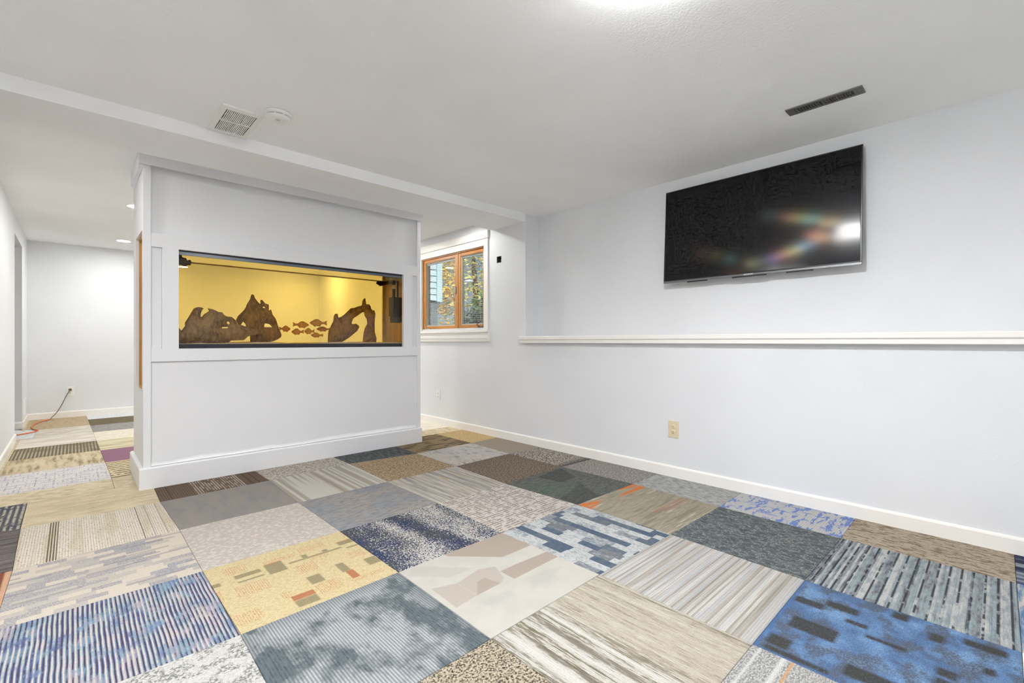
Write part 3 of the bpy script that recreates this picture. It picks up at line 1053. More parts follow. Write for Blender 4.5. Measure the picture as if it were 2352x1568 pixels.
# rear room: the rows are cut and staggered there
XS = lambda y: 0.206 - (y - 4.458) * 0.0185            # slightly skewed seam of the passage
LROWS = [(4.458, 5.098, "lavender"), (5.098, 5.705, "tan_streak"), (5.705, 6.268, "ribsbrown"), (6.268, 6.907, "creamstreak"), (6.907, 7.487, "creamstreak_fine"), (7.487, 8.06, "tan_mottle"), (8.06, 8.474, "tan_mottle")]
RROWS = [(4.458, 5.085, "blackgold"), (5.085, 5.69, "purple"), (5.69, 6.262, "olivestripe"), (6.262, 6.875, "chevron"), (6.875, 7.445, "grey_mottle"), (7.445, 8.046, "olive_plain"), (8.046, 8.474, "whiteblue")]
carpet_tile([(X_L + 0.002, 4.458), (0.206, 4.458), (0.206, 4.146), (X_L + 0.002, 4.150)], TM["tan_strip"])
carpet_tile([(0.206, 4.458), (0.82, 4.458), (0.82, 4.150), (0.206, 4.146)], TM["tan_strip"])
for y0, y1, nm in LROWS:
    carpet_tile([(X_L + 0.03 if nm != "creamstreak_fine" else -0.30, y1), (XS(y1), y1), (XS(y0), y0), (X_L + 0.03 if nm != "creamstreak_fine" else -0.30, y0)], TM[nm])
    carpet_tile([(X_L + 0.002, y1), (X_L + 0.03, y1), (X_L + 0.03, y0), (X_L + 0.002, y0)] if nm != "creamstreak_fine" else [(X_L - 0.1, y1 + 0.2), (-0.30, y1), (-0.30, y0), (X_L - 0.1, y0)], TM["tan_strip" if nm != "creamstreak_fine" else "whiteblue"])
for k, (y0, y1, nm) in enumerate(RROWS):
    carpet_tile([(XS(y1), y1), (XS(y1) + 0.61, y1), (XS(y0) + 0.61, y0), (XS(y0), y0)], TM[nm])
    for c in range(1, 5):
        x0 = XS(y0) + 0.61 * c
        x1 = x0 + 0.61 if c < 4 else X_W - 0.004
        nm2 = FILL[(k * 3 + c * 5) % len(FILL)]
        if c == 4 and k == 0:
            nm2 = "cream_pale"
        if c == 4 and k == 1:
            nm2 = "whiteblue"
        y0b = y0
        carpet_tile([(x0, y1), (x1, y1), (x1, y0b), (x0, y0b)], TM[nm2])
carpet_tile([(2.240, 4.452), (X_W - 0.004, 4.452), (X_W - 0.004, 4.198), (2.240, 4.198)], TM["gold_light"])
carpet_tile([(0.83, 4.452), (2.236, 4.452), (2.236, 4.224), (0.83, 4.224)], TM["tan_strip"])
# hallway
for k in range(3):
    carpet_tile([(-1.1 - 0.61 * k, 7.66), (-0.53 - 0.61 * k + (0.0 if k else 0.0), 7.66), (-0.53 - 0.61 * k, 7.05), (-1.1 - 0.61 * k, 7.05)], TM[FILL[k]])

#REST
# ------------------------------------------------------------------ lamps
M_LAMP_F = emit("lamp_diffuser_front", C_FRONT, LAMP_FRONT)
M_ADDED_K = emit("lamp_added_back", C_FRONT, LAMP_ADDED_BACK)
M_ADDED_S = emit("lamp_added_side", C_FRONT, LAMP_ADDED_SIDE)
M_LAMP_R = emit("lamp_diffuser_rear", C_REAR, LAMP_REAR)


def flush_lamp(x, y, mat, label, dome=0.0):
    e = tag(empty("ceiling_lamp", (x, y, Z_C)), label, "ceiling light", "flush ceiling lamps of the front room")
    MB().lathe([(0.105, -0.0005), (0.105, -0.008), (0.098, -0.014), (0.090, -0.016), (0.088, -0.010), (0.088, -0.0005)], (x, y, Z_C), 40).build("lamp_ring", M_WHITE, e, True)
    MB().lathe([(0.086, -0.0112), (0.082, -0.0125 - dome * 0.6), (0.062, -0.0132 - dome * 0.9), (0.03, -0.0136 - dome), (0.002, -0.0138 - dome)], (x, y, Z_C), 32).build("diffuser", mat, e, True)
    return e


flush_lamp(1.31, 0.755, M_LAMP_F, "round flush ceiling lamp just above the photograph, in front of the television", 0.020)
flush_lamp(1.31, -1.30, M_ADDED_K, "added unseen round flush ceiling lamp near the back wall, on the television side")  # added out of view to lift the brightness of the front room
flush_lamp(-0.45, 1.70, M_ADDED_S, "added unseen round flush ceiling lamp near the wall facing the television, toward the tank")  # unseen source added to brighten the ceiling and tank front
flush_lamp(-0.80, -1.30, M_ADDED_K, "added unseen round flush ceiling lamp in the back corner away from the television")  # extra lamp behind the camera, put in to fill ceiling and surround


def recessed(x, y, label, k=1.0):
    e = tag(empty("recessed_light", (x, y, Z_R)), label, "ceiling light", "recessed lights of the rear room")
    MB().lathe([(0.082 * k, -0.0005), (0.082 * k, -0.004), (0.074 * k, -0.006), (0.066 * k, -0.004), (0.066 * k, -0.0005)], (x, y, Z_R), 36).build("trim_ring", M_WHITE, e, True)
    MB().lathe([(0.065 * k, -0.0010), (0.064 * k, -0.0035), (0.04 * k, -0.0045), (0.002, -0.005)], (x, y, Z_R), 32).build("lens", M_LAMP_R, e, True)


recessed(0.470, 7.70, "round recessed light nearest the far wall, in the narrow passage")
recessed(0.440, 5.66, "round recessed light half hidden by the tank surround's corner")
recessed(-0.22, 3.83, "small round recessed light, added and unseen, tucked behind the beam over the passage", 0.68)  # added to light the passage floor, hidden by the beam
recessed(2.84, 3.93, "small round recessed light, added and unseen, tucked behind the beam near the window wall", 0.62)  # hidden extra light, added to brighten the floor by the window wall
recessed(1.75, 6.60, "added unseen round recessed light in the middle of the rear ceiling")  # unseen extra light behind the surround, lifts the rear room
recessed(2.70, 7.65, "added unseen round recessed light near the far corner by the window wall")  # added to brighten the far end behind the tank water
recessed(2.62, 5.40, "added unseen round recessed light close to the wooden window")  # put in out of sight for more light in the rear room

# ------------------------------------------------------------------ aquarium surround
SX0, SX1, SY0, SY1 = 0.344, 2.520, 3.985, 4.650      # faces of the trim boards
PF = SY0 + 0.021                                     # recessed panel face
TX0, TX1, TZ0, TZ1 = 0.542, 2.330, 0.950, 1.650      # front opening
SUR = tag(empty("tank_surround", ((SX0 + SX1) / 2, (SY0 + SY1) / 2, 0)), "white panelled floor to ceiling surround holding the aquarium", "tank surround")
M_PLY = woodm("plywood", (206, 166, 110), (170, 124, 72), 2, 0.5, 10)
M_PLY2 = woodm("pale_plywood", (204, 160, 104), (166, 120, 72), 2, 0.55, 8)


def both(name, x0, x1, z0, z1, y0f, y1f, bev=0.0012, mat=M_SURR):
    bx(name, mat, SUR, x0, x1, y0f, y1f, z0, z1, bev)


# front skin
both("lower_panel", 0.386, 2.483, 0.10, 0.870, PF, PF + 0.012)
both("upper_panel", 0.386, 2.483, 1.740, 2.26, PF, PF + 0.012)
both("narrow_panel", 0.386, 0.448, 0.940, 1.655, PF, PF + 0.012)
both("narrow_panel", 2.430, 2.483, 0.940, 1.655, PF, PF + 0.012)
both("stile", SX0, 0.386, 0.10, 2.26, SY0, PF + 0.012)
both("stile", 2.483, SX1, 0.10, 2.26, SY0, PF + 0.012)
both("stile", 0.448, TX0, 0.945, 1.652, SY0 + 0.0005, PF + 0.012)
both("stile", TX1, 2.430, 0.945, 1.652, SY0 + 0.0005, PF + 0.012)
both("rail", 0.3865, 2.4825, TZ1, 1.745, SY0 + 0.0003, PF + 0.012)
both("rail", 0.3865, 2.4825, 0.862, TZ0, SY0 + 0.0003, PF + 0.012)
# rear skin with the same opening
bx("rear_panel", M_SURR, SUR, SX0, SX1, SY1 - 0.02, SY1, 0.0, 0.950)
bx("rear_panel", M_SURR, SUR, SX0, SX1, SY1 - 0.02, SY1, 1.650, Z_R)
bx("rear_panel", M_SURR, SUR, SX0, 0.47, SY1 - 0.02, SY1, 0.951, 1.649)
bx("rear_panel", M_SURR, SUR, 2.45, SX1, SY1 - 0.02, SY1, 0.951, 1.649)
# left side with its tall opening, and the right side
sk = 0.018
MB().slab('x', SX0, SX0 + sk, PF + 0.0125, SY1 - 0.0205, 0.0, Z_R, holes=((4.052, 4.470, 0.655, 1.765),)).build("side_panel", M_SURR, SUR)
MB().box(SX1 - sk, SX1, PF + 0.0125, SY1 - 0.0205, 0.0, Z_R).build("side_panel", M_SURR, SUR)
MB().slab('x', SX0 + sk + 0.0005, SX0 + sk + 0.03, 4.030, 4.490, 0.635, 1.785, holes=((4.065, 4.455, 0.672, 1.748),)).build("opening_frame", M_PLY, SUR)
bx("inner_board", M_PLY, SUR, 0.394, 0.404, 4.025, 4.600, 0.60, 1.80, 0)
bx("inner_board", M_PLY2, SUR, 2.488, 2.500, 4.025, 4.600, 0.90, 1.70, 0)
bx("tank_deck", M_PLY2, SUR, 0.406, 2.486, 4.020, 4.620, 0.895, 0.925, 0)
bx("tank_hood", M_SURR, SUR, 0.406, 2.486, 4.020, 4.620, 1.690, 1.71, 0)
# baseboards
bp = lambda s, t=0.020: [(0, 0), (s * t, 0), (s * t, 0.136), (s * t * 0.8, 0.142), (s * t * 0.3, 0.145), (0, 0.145)]
BY = SY0 - 0.020
MB().prism([(SY0 + a, b) for a, b in bp(-1)], 'x', SX0 - 0.022, SX1 + 0.006).build("baseboard", M_SURR, SUR)
MB().prism([(SX0 + a, b) for a, b in bp(-1, 0.022)], 'y', SY0 + 0.0005, SY1 + 0.02).build("baseboard", M_SURR, SUR)
MB().prism([(SY1 + a, b) for a, b in bp(1)], 'x', SX0 + 0.0005, SX1).build("baseboard", M_SURR, SUR)
MB().prism([(SX1 + a, b) for a, b in bp(1, 0.006)], 'y', SY0 + 0.0005, SY1 + 0.02).build("baseboard", M_SURR, SUR)
# crown boards
MB().box(SX0 - 0.024, SX1 + 0.014, SY0 - 0.020, SY0 - 0.0003, 2.197, Z_R - 0.001, 0.001).build("crown_board", M_SURR, SUR)
MB().box(SX0 - 0.024, SX0 - 0.0003, SY0, 4.56, 2.175, Z_R - 0.001, 0.001).build("crown_board", M_SURR, SUR)
MB().box(SX1 + 0.0003, SX1 + 0.014, SY0, 4.56, 2.197, Z_R - 0.001, 0.001).build("crown_board", M_SURR, SUR)
# uneven caulk along the base of the lower panel
cv, cf = [], []
NC = 60
for k in range(NC + 1):
    x = 0.388 + (2.4815 - 0.388) * k / NC
    hgt = 0.150 + 0.022 + 0.014 * mnoise.noise(Vector((x * 3.1, 0.3, 0))) + 0.006 * mnoise.noise(Vector((x * 11, 2, 0)))
    cv += [(x, PF - 0.006, 0.1455), (x, PF - 0.0012, hgt * 0.93), (x, PF - 0.0002, hgt)]
for k in range(NC):
    for a in range(2):
        cf.append((k * 3 + a, k * 3 + 3 + a, k * 3 + 4 + a, k * 3 + 1 + a))
MB().add(cv, cf).build("caulk_bead", M_CAULK, SUR)

# ------------------------------------------------------------------ aquarium
AX0, AX1, AY0, AY1, AZ0, AZ1 = 0.425, 2.470, 4.030, 4.600, 0.926, 1.672
AQ = tag(empty("aquarium", ((AX0 + AX1) / 2, (AY0 + AY1) / 2, AZ0)), "long glass aquarium of amber water set in the white surround", "aquarium")
gb = NB("aquarium_glass")
gl = gb.n("ShaderNodeBsdfGlossy")
gl.inputs["Roughness"].default_value = 0.0
tr = gb.n("ShaderNodeBsdfTransparent")
tr.inputs[0].default_value = (0.97, 0.98, 0.97, 1)
lw = gb.n("ShaderNodeLayerWeight")
lw.inputs[0].default_value = 0.5
gg = gb.n("ShaderNodeNewGeometry")
schl = gb.add(gb.mul(gb.math('POWER', lw.outputs["Facing"], 4.0), 0.9), 0.045)
mixs = gb.n("ShaderNodeMixShader")
gb.link(gb.mul(schl, gb.inv(gg.outputs["Backfacing"])), mixs.inputs[0])
gb.link(tr.outputs[0], mixs.inputs[1])
gb.link(gl.outputs[0], mixs.inputs[2])
M_GLASS = gb.done(mixs.outputs[0])


def water_mat(name, surface):
    b = NB(name)
    if surface == 'side':
        t = b.n("ShaderNodeBsdfTransparent")
        s = t.outputs[0]
    else:
        g = b.n("ShaderNodeBsdfGlossy")
        g.inputs["Roughness"].default_value = 0.12
        g.inputs[0].default_value = (0.9, 0.9, 0.88, 1)
        nz = b.onoise(9.0, 2.0)
        b.link(b.bump(nz, 0.25, 0.02), g.inputs["Normal"])
        s = g.outputs[0]
    va = b.n("ShaderNodeVolumeAbsorption")
    va.inputs[0].default_value = (1.0, 0.775, 0.0, 1)
    va.inputs[1].default_value = WATER_D
    return b.done(s, va.outputs[0])


WATER_D = 3.2
M_WATER = water_mat("amber_water", 'side')
M_WATER_T = water_mat("amber_water_surface", 'top')
g5 = 0.010
bx("front_pane", M_GLASS, AQ, AX0, AX1, AY0, AY0 + g5, AZ0 + 0.012, AZ1 - 0.004, 0)
bx("back_pane", M_GLASS, AQ, AX0, AX1, AY1 - g5, AY1, AZ0 + 0.012, AZ1 - 0.004, 0)
bx("side_pane", M_GLASS, AQ, AX0, AX0 + g5, AY0 + g5 + 0.0005, AY1 - g5 - 0.0005, AZ0 + 0.012, AZ1 - 0.004, 0)
bx("side_pane", M_GLASS, AQ, AX1 - g5, AX1, AY0 + g5 + 0.0005, AY1 - g5 - 0.0005, AZ0 + 0.012, AZ1 - 0.004, 0)
bx("bottom_pane", M_BLACK, AQ, AX0, AX1, AY0, AY1, AZ0 + 0.001, AZ0 + 0.0115, 0)
wz = 1.655
wt = MB().box(AX0 + 0.0115, AX1 - 0.0115, AY0 + 0.0115, AY1 - 0.0115, AZ0 + 0.0125, wz).build("water", [M_WATER, M_WATER_T], AQ)
for p in wt.data.polygons:
    if p.normal.z > 0.9:
        p.material_index = 1
M_RIM = plain("rim_plastic", (38, 42, 50), 0.28, var=0.15)
M_RIMG = plain("rim_lit_band", (104, 114, 128), 0.30, var=0.1)  # lighter band painting the light that catches the dark rim
for nm, z0, z1 in (("rim_top", 1.618, 1.676), ("rim_bottom", 0.927, 0.982)):
    r = MB()
    r.box(AX0 - 0.004, AX1 + 0.004, AY0 - 0.005, AY0 - 0.0005, z0, z1, 0.001)
    r.box(AX0 - 0.004, AX1 + 0.004, AY1 + 0.0005, AY1 + 0.005, z0 + (0.040 if z0 > 1.5 else 0.0), z1, 0.001)
    r.box(AX0 - 0.005, AX0 - 0.0005, AY0, AY1, z0, z1, 0.001)
    r.box(AX1 + 0.0005, AX1 + 0.005, AY0, AY1, z0, z1, 0.001)
    r.build(nm, M_RIM, AQ)
bx("rim_lit_band", M_RIMG, AQ, AX0, AX1, AY0 - 0.0075, AY0 - 0.0055, 1.6185, 1.6385, 0.0005)

# sand
ns, nsy = 90, 22
sv, sf = [], []
sx0, sx1, sy0, sy1 = AX0 + 0.013, AX1 - 0.013, AY0 + 0.013, AY1 - 0.013
for a in range(nsy + 1):
    for k in range(ns + 1):
        x = sx0 + (sx1 - sx0) * k / ns
        y = sy0 + (sy1 - sy0) * a / nsy
        z = 0.985 + 0.016 * mnoise.noise(Vector((x * 3.2, y * 4, 1))) + 0.005 * mnoise.noise(Vector((x * 14, y * 14, 2))) + 0.004
        sv.append((x, y, z))
for a in range(nsy):
    for k in range(ns):
        sf.append((a * (ns + 1) + k, a * (ns + 1) + k + 1, (a + 1) * (ns + 1) + k + 1, (a + 1) * (ns + 1) + k))
nv = len(sv)
rim_ids = [k for k in range(ns + 1)] + [a * (ns + 1) + ns for a in range(1, nsy + 1)] + [nsy * (ns + 1) + k for k in range(ns - 1, -1, -1)] + [a * (ns + 1) for a in range(nsy - 1, 0, -1)]
for r_ in rim_ids:
    sv.append((sv[r_][0], sv[r_][1], AZ0 + 0.013))
nr = len(rim_ids)
for k in range(nr):
    k2 = (k + 1) % nr
    sf.append((rim_ids[k], rim_ids[k2], nv + k2, nv + k))
sf.append(tuple(nv + k for k in range(nr)))
sb = NB("sand")
sn = sb.onoise(300, 3)
M_SAND = sb.done(sb.bsdf(sb.mix(sb.step(sn, 0.35, 0.65), (214, 190, 156), (176, 146, 112)), 0.95, spec=0.1, normal=sb.bump(sn, 0.5, 0.003)))
tag(MB().add(sv, sf).build("sand_bed", M_SAND, smooth=True), "rippled tan sand covering the aquarium floor", "sand", kind="stuff")

# ------------------------------------------------------------------ inflated natural shapes
def inside(P, poly):
    x, y = P[:, 0], P[:, 1]
    r = np.zeros(len(P), bool)
    n = len(poly)
    for i in range(n):
        x0, y0 = poly[i]
        x1, y1 = poly[(i + 1) % n]
        c = (y0 > y) != (y1 > y)
        with np.errstate(divide='ignore', invalid='ignore'):
            xi = (x1 - x0) * (y - y0) / (y1 - y0 + 1e-12) + x0
        r ^= c & (x < xi)
    return r


def nearest(P, loops):
    best = np.full(len(P), 1e9)
    bp_ = np.zeros((len(P), 2))
    for poly in loops:
        for i in range(len(poly)):
            a = np.array(poly[i]); b = np.array(poly[(i + 1) % len(poly)])
            d = b - a
            t = np.clip(((P - a) @ d) / max(d @ d, 1e-12), 0, 1)
            q = a + t[:, None] * d
            e = np.hypot(*(P - q).T)
            m = e < best
            best[m] = e[m]
            bp_[m] = q[m]
    return best, bp_


def inflate(outline, holes=(), cell=0.006, thick=0.08, k=0.30, depth=None, rough=0.006, seed=0.0, edge=0.003):
    """rounded solid with the given outline in X,Z; thickness grows from the edge inwards. depth(x,z)->y"""
    o = np.array(outline)
    lo, hi = o.min(0) - cell, o.max(0) + cell
    nx, nz = int((hi[0] - lo[0]) / cell) + 2, int((hi[1] - lo[1]) / cell) + 2
    gx, gz = np.meshgrid(lo[0] + np.arange(nx) * cell, lo[1] + np.arange(nz) * cell, indexing='ij')
    P = np.stack([gx.ravel(), gz.ravel()], 1)
    ins = inside(P, outline)
    for h in holes:
        ins &= ~inside(P, h)
    dist, near = nearest(P, [outline, *holes])
    keep = (ins | (dist < cell * 0.45)).reshape(nx, nz)
    quad = keep[:-1, :-1] & keep[1:, :-1] & keep[1:, 1:] & keep[:-1, 1:]
    used = np.zeros((nx, nz), bool)
    cnt = np.zeros((nx, nz), int)
    for di, dj in ((0, 0), (1, 0), (1, 1), (0, 1)):
        cnt[di:nx - 1 + di, dj:nz - 1 + dj] += quad
    used = cnt > 0
    border = used & (cnt < 4)
    idx = -np.ones((nx, nz), int)
    idx[used] = np.arange(used.sum())
    D, N2 = dist.reshape(nx, nz), near.reshape(nx, nz, 2)
    V = []
    for side in (-1, 1):
        for i, j in zip(*np.where(used)):
            if border[i, j] and D[i, j] < cell * 1.5:
                x, z = N2[i, j]
                t = edge
            else:
                x, z = gx[i, j], gz[i, j]
                t = edge + thick * (1 - math.exp(-D[i, j] * k / thick * 3.0))
            w = rough * (mnoise.noise(Vector((x * 28, z * 28, side * 3 + seed))) + 0.6 * mnoise.noise(Vector((x * 75, z * 40, side * 5 + seed))))
            t = max(edge * 0.6, t + (0 if border[i, j] else w))
            V.append((x, (depth(x, z) if depth else 0.0) + side * t, z))
    n = int(used.sum())
    Fc = []
    ec = {}
    for i, j in zip(*np.where(quad)):
        a, b, c, d = idx[i, j], idx[i + 1, j], idx[i + 1, j + 1], idx[i, j + 1]
        Fc.append((a, b, c, d))
        Fc.append((d + n, c + n, b + n, a + n))
        for e in ((a, b), (b, c), (c, d), (d, a)):
            key = (min(e), max(e))
            ec[key] = None if key in ec else e
    for e in ec.values():
        if e:
            Fc.append((e[1], e[0], e[0] + n, e[1] + n))
    return V, Fc


db = NB("driftwood")
dn = db.onoise(60, 5, (1, 1, 0.3))
dg = db.onoise(9, 3)
dcol = db.mix(db.step(dn, 0.35, 0.68), (150, 122, 96), (92, 72, 56))
dcol = db.mix(db.step(dg, 0.4, 0.7, 0.0, 0.6), dcol, (176, 150, 122))
M_DRIFT = db.done(db.bsdf(dcol, 0.9, spec=0.15, normal=db.bump(dn, 0.7, 0.006)))
M_DRIFT_D = plain("dark_driftwood", (74, 56, 42), 0.9, var=0.4)
WOOD_L = [(0.52, 0.984), (0.52, 1.106), (0.559, 1.096), (0.566, 1.104), (0.581, 1.079), (0.604, 1.115), (0.603, 1.14), (0.622, 1.173), (0.649, 1.228), (0.661, 1.25), (0.685, 1.261), (0.707, 1.26), (0.725, 1.251), (0.716, 1.246), (0.704, 1.219), (0.7, 1.19), (0.71, 1.183), (0.722, 1.207), (0.747, 1.225), (0.758, 1.236), (0.747, 1.254), (0.778, 1.25), (0.805, 1.239), (0.816, 1.23), (0.845, 1.229), (0.857, 1.209), (0.875, 1.197), (0.911, 1.194), (0.934, 1.172), (0.951, 1.138), (0.975, 1.133), (1.009, 1.121), (1.044, 1.106), (1.115, 1.095), (1.143, 1.088), (1.132, 1.064), (1.044, 1.051), (1.019, 1.036), (0.995, 1.011), (0.968, 1.009), (0.908, 1.007), (0.891, 0.992), (0.826, 0.984), (0.685, 0.984)]
WOOD_L_H = [[(0.875, 1.153), (0.888, 1.159), (0.9, 1.145), (0.891, 1.134), (0.878, 1.142)], [(0.823, 1.101), (0.845, 1.113), (0.888, 1.115), (0.885, 1.105)]]
WOOD_C = [(1.072, 0.984), (1.07, 1.049), (1.042, 1.108), (1.035, 1.144), (1.017, 1.165), (1.001, 1.137), (0.982, 1.139), (0.965, 1.173), (0.982, 1.209), (1.021, 1.254), (1.038, 1.279), (1.049, 1.315), (1.067, 1.346), (1.074, 1.369), (1.083, 1.397), (1.099, 1.39), (1.106, 1.363), (1.132, 1.328), (1.149, 1.313), (1.147, 1.349), (1.158, 1.356), (1.184, 1.323), (1.212, 1.316), (1.214, 1.259), (1.229, 1.28), (1.244, 1.232), (1.271, 1.195), (1.29, 1.126), (1.314, 1.059), (1.31, 1.039), (1.282, 1.018), (1.252, 1.005), (1.184, 0.984)]
WOOD_C_H = [[(1.165, 1.296), (1.184, 1.294), (1.182, 1.282), (1.165, 1.285)], [(1.178, 1.123), (1.18, 1.152), (1.195, 1.154), (1.221, 1.149), (1.244, 1.123)]]
WOOD_R = [(1.725, 0.984), (1.727, 1.089), (1.748, 1.141), (1.774, 1.194), (1.782, 1.246), (1.795, 1.263), (1.819, 1.261), (1.822, 1.227), (1.849, 1.233), (1.881, 1.256), (1.942, 1.32), (1.975, 1.325), (2.009, 1.339), (2.06, 1.355), (2.066, 1.399), (2.083, 1.425), (2.095, 1.428), (2.103, 1.369), (2.136, 1.368), (2.15, 1.349), (2.153, 1.327), (2.177, 1.306), (2.183, 1.318), (2.198, 1.279), (2.192, 1.207), (2.195, 1.096), (2.213, 1.029), (2.207, 0.984), (2.069, 0.984), (2.077, 1.078), (2.089, 1.127), (2.118, 1.177), (2.112, 1.221), (2.089, 1.253), (2.08, 1.291), (2.06, 1.285), (2.02, 1.256), (1.969, 1.222), (1.95, 1.178), (1.953, 1.167), (1.997, 1.174), (2.031, 1.148), (2.009, 1.104), (1.925, 1.039), (1.898, 1.023), (1.833, 0.984)]
CLUMP_L = [(0.46, 1.634), (0.578, 1.634), (0.58, 1.619), (0.591, 1.615), (0.605, 1.615), (0.612, 1.597), (0.63, 1.608), (0.643, 1.583), (0.636, 1.578), (0.634, 1.565), (0.618, 1.566), (0.6, 1.551), (0.585, 1.559), (0.568, 1.563), (0.561, 1.554), (0.566, 1.543), (0.46, 1.55)]
CLUMP_R = [(2.265, 1.599), (2.279, 1.622), (2.411, 1.632), (2.405, 1.6), (2.339, 1.581), (2.309, 1.573)]


def drift(outline, holes, y, label, thick, seed, slope=0.0, mat=M_DRIFT, name="driftwood", cat="driftwood"):
    V, F_ = inflate(outline, holes, 0.006, thick, 0.34, lambda x, z: y + slope * (x - outline[0][0]) + 0.02 * mnoise.noise(Vector((x * 5, z * 5, seed))), 0.007, seed)
    return tag(MB().add(V, F_).build(name, mat, smooth=True), label, cat)


drift(WOOD_L, WOOD_L_H, 4.175, "long low driftwood with a curled hook at the tank's left end", 0.07, 1.0)
drift(WOOD_C, WOOD_C_H, 4.300, "pointed driftwood stump with a holed wing, the tallest toward the left", 0.085, 2.0)
drift(WOOD_R, [], 4.310, "arched driftwood with a horn and a separate leg, right of the fish", 0.065, 3.0)
drift(CLUMP_L, [], 4.130, "dark ragged wood clump hanging at the tank's top left corner", 0.03, 4.0, mat=M_DRIFT_D, name="floating_wood")
drift(CLUMP_R, [], 4.420, "small dark wood clump under the rim by the filter", 0.02, 5.0, mat=M_DRIFT_D, name="floating_wood")

# fish
FISH = [(1.0, 0.0), (0.93, 0.10), (0.80, 0.22), (0.66, 0.34), (0.55, 0.44), (0.40, 0.50), (0.22, 0.50), (0.05, 0.36), (-0.10, 0.20), (-0.25, 0.13), (-0.42, 0.24), (-0.62, 0.36), (-0.55, 0.05), (-0.60, -0.30), (-0.42, -0.18), (-0.25, -0.11), (-0.08, -0.20), (0.04, -0.46), (0.20, -0.40), (0.42, -0.40), (0.52, -0.52), (0.62, -0.36), (0.80, -0.22), (0.94, -0.10)]
M_FISH = plain("hazed_fish_skin", (236, 196, 120), 0.5, var=0.35, scale=60)  # pale colour carries the haze of the water
M_EYE = plain("fish_eye", (24, 20, 16), 0.15)
for k, (x, y, z, L, H, d, lab) in enumerate([
        (1.654, 4.36, 1.172, 0.163, 0.072, -1, "large deep bodied fish nosing toward the stump, highest of the shoal"),
        (1.514, 4.40, 1.153, 0.147, 0.066, 1, "large fish swimming toward the arched driftwood, second highest"),
        (1.406, 4.50, 1.116, 0.100, 0.061, 1, "pale hazy fish closest to the pointed stump"),
        (1.505, 4.46, 1.089, 0.113, 0.064, -1, "fish low over the sand below the second highest one"),
        (1.588, 4.40, 1.094, 0.095, 0.062, -1, "short rounded fish in the middle of the shoal"),
        (1.752, 4.48, 1.119, 0.144, 0.053, -1, "slim fish half hidden behind the arched driftwood"),
        (1.666, 4.42, 1.059, 0.118, 0.050, -1, "slim fish lowest over the sand beside the arched driftwood")]):
    out_ = [(x + d * (px - 0.2) * L / 1.62, z + pz * H / 1.0) for px, pz in FISH]
    V, F_ = inflate(out_, [], 0.0035, 0.014, 0.5, lambda a, b_: y, 0.0, k, 0.0012)
    f = tag(MB().add(V, F_).build("fish", M_FISH, smooth=True), lab, "fish", "shoal of fish in the aquarium")
    ex, ez = x + d * 0.62 * L / 1.62, z + 0.06 * H
    MB().lathe([(0.001, -0.0135), (0.003, -0.0125), (0.003, -0.006), (0.001, -0.005)], (ex, y, ez), 10, (0, 1, 0)).build("eye", M_EYE, f, True)

# filter
FI = tag(empty("aquarium_filter", (2.375, 4.22, 1.19)), "dark hanging filter with an intake tube at the tank's end", "filter")
bx("filter_box", plain("filter_grey", (46, 44, 40), 0.5), FI, 2.325, 2.440, 4.18, 4.27, 1.255, 1.445, 0.006)
bx("filter_sponge", plain("sponge_blue", (86, 94, 108), 0.95, var=0.2), FI, 2.332, 2.432, 4.185, 4.265, 1.190, 1.2545, 0.012)
MB().tube([(2.347, 4.205, 1.262), (2.347, 4.205, 1.45), (2.347, 4.205, 1.615)], 0.0155, 16).build("intake_tube", M_BLACK, FI, True)
MB().tube([(2.400, 4.225, 1.446), (2.400, 4.225, 1.55), (2.405, 4.225, 1.615)], 0.010, 12).build("return_tube", M_BLACK, FI, True)
MB().lathe([(0.0165, 0), (0.021, 0.002), (0.021, 0.040), (0.0165, 0.042)], (2.347, 4.205, 1.528), 20).build("hose_clip", plain("clip_tan", (196, 180, 140), 0.4), FI, True)

# ------------------------------------------------------------------ television
TVT = 0.055
TVC = (3.334, 1.1705, 1.801)
TV = tag(empty("television", TVC, (0, TVT, 0), local=True), "large black flat television mounted high on the white wall", "television")
W2, H2 = 0.6195, 0.3545


def bxl(name, mat, x0, x1, y0, y1, z0, z1, bev=0.001, par=TV):
    return MB().box(x0, x1, y0, y1, z0, z1, bev).build(name, mat, par)


sbm = NB("tv_screen")
SCREEN = sbm
gb1 = sbm.n("ShaderNodeBsdfDiffuse")
gb1.inputs[0].default_value = (0.006, 0.006, 0.008, 1)
acc = gb1.outputs[0]
geo = sbm.n("ShaderNodeNewGeometry")


def lobe(acc, col, w, rough, ny=0.0, nz=0.0, aniso=0.0, rot=0.0):
    g = sbm.n("ShaderNodeBsdfAnisotropic")
    g.inputs["Color"].default_value = (col[0] * w, col[1] * w, col[2] * w, 1)
    g.inputs["Roughness"].default_value = rough
    g.inputs["Anisotropy"].default_value = aniso
    g.inputs["Rotation"].default_value = rot
    if aniso:
        tg = sbm.n("ShaderNodeTangent", direction_type='RADIAL', axis='Z')
        sbm.link(tg.outputs[0], g.inputs["Tangent"])
    if ny or nz:
        va = sbm.n("ShaderNodeVectorMath", operation='ADD')
        sbm.link(geo.outputs["Normal"], va.inputs[0])
        va.inputs[1].default_value = (0, ny, nz)
        vn = sbm.n("ShaderNodeVectorMath", operation='NORMALIZE')
        sbm.link(va.outputs[0], vn.inputs[0])
        sbm.link(vn.outputs[0], g.inputs["Normal"])
    a = sbm.n("ShaderNodeAddShader")
    sbm.link(acc, a.inputs[0])
    sbm.link(g.outputs[0], a.inputs[1])
    return a.outputs[0]


acc = lobe(acc, (1, 1, 1), 0.008, 0.05)
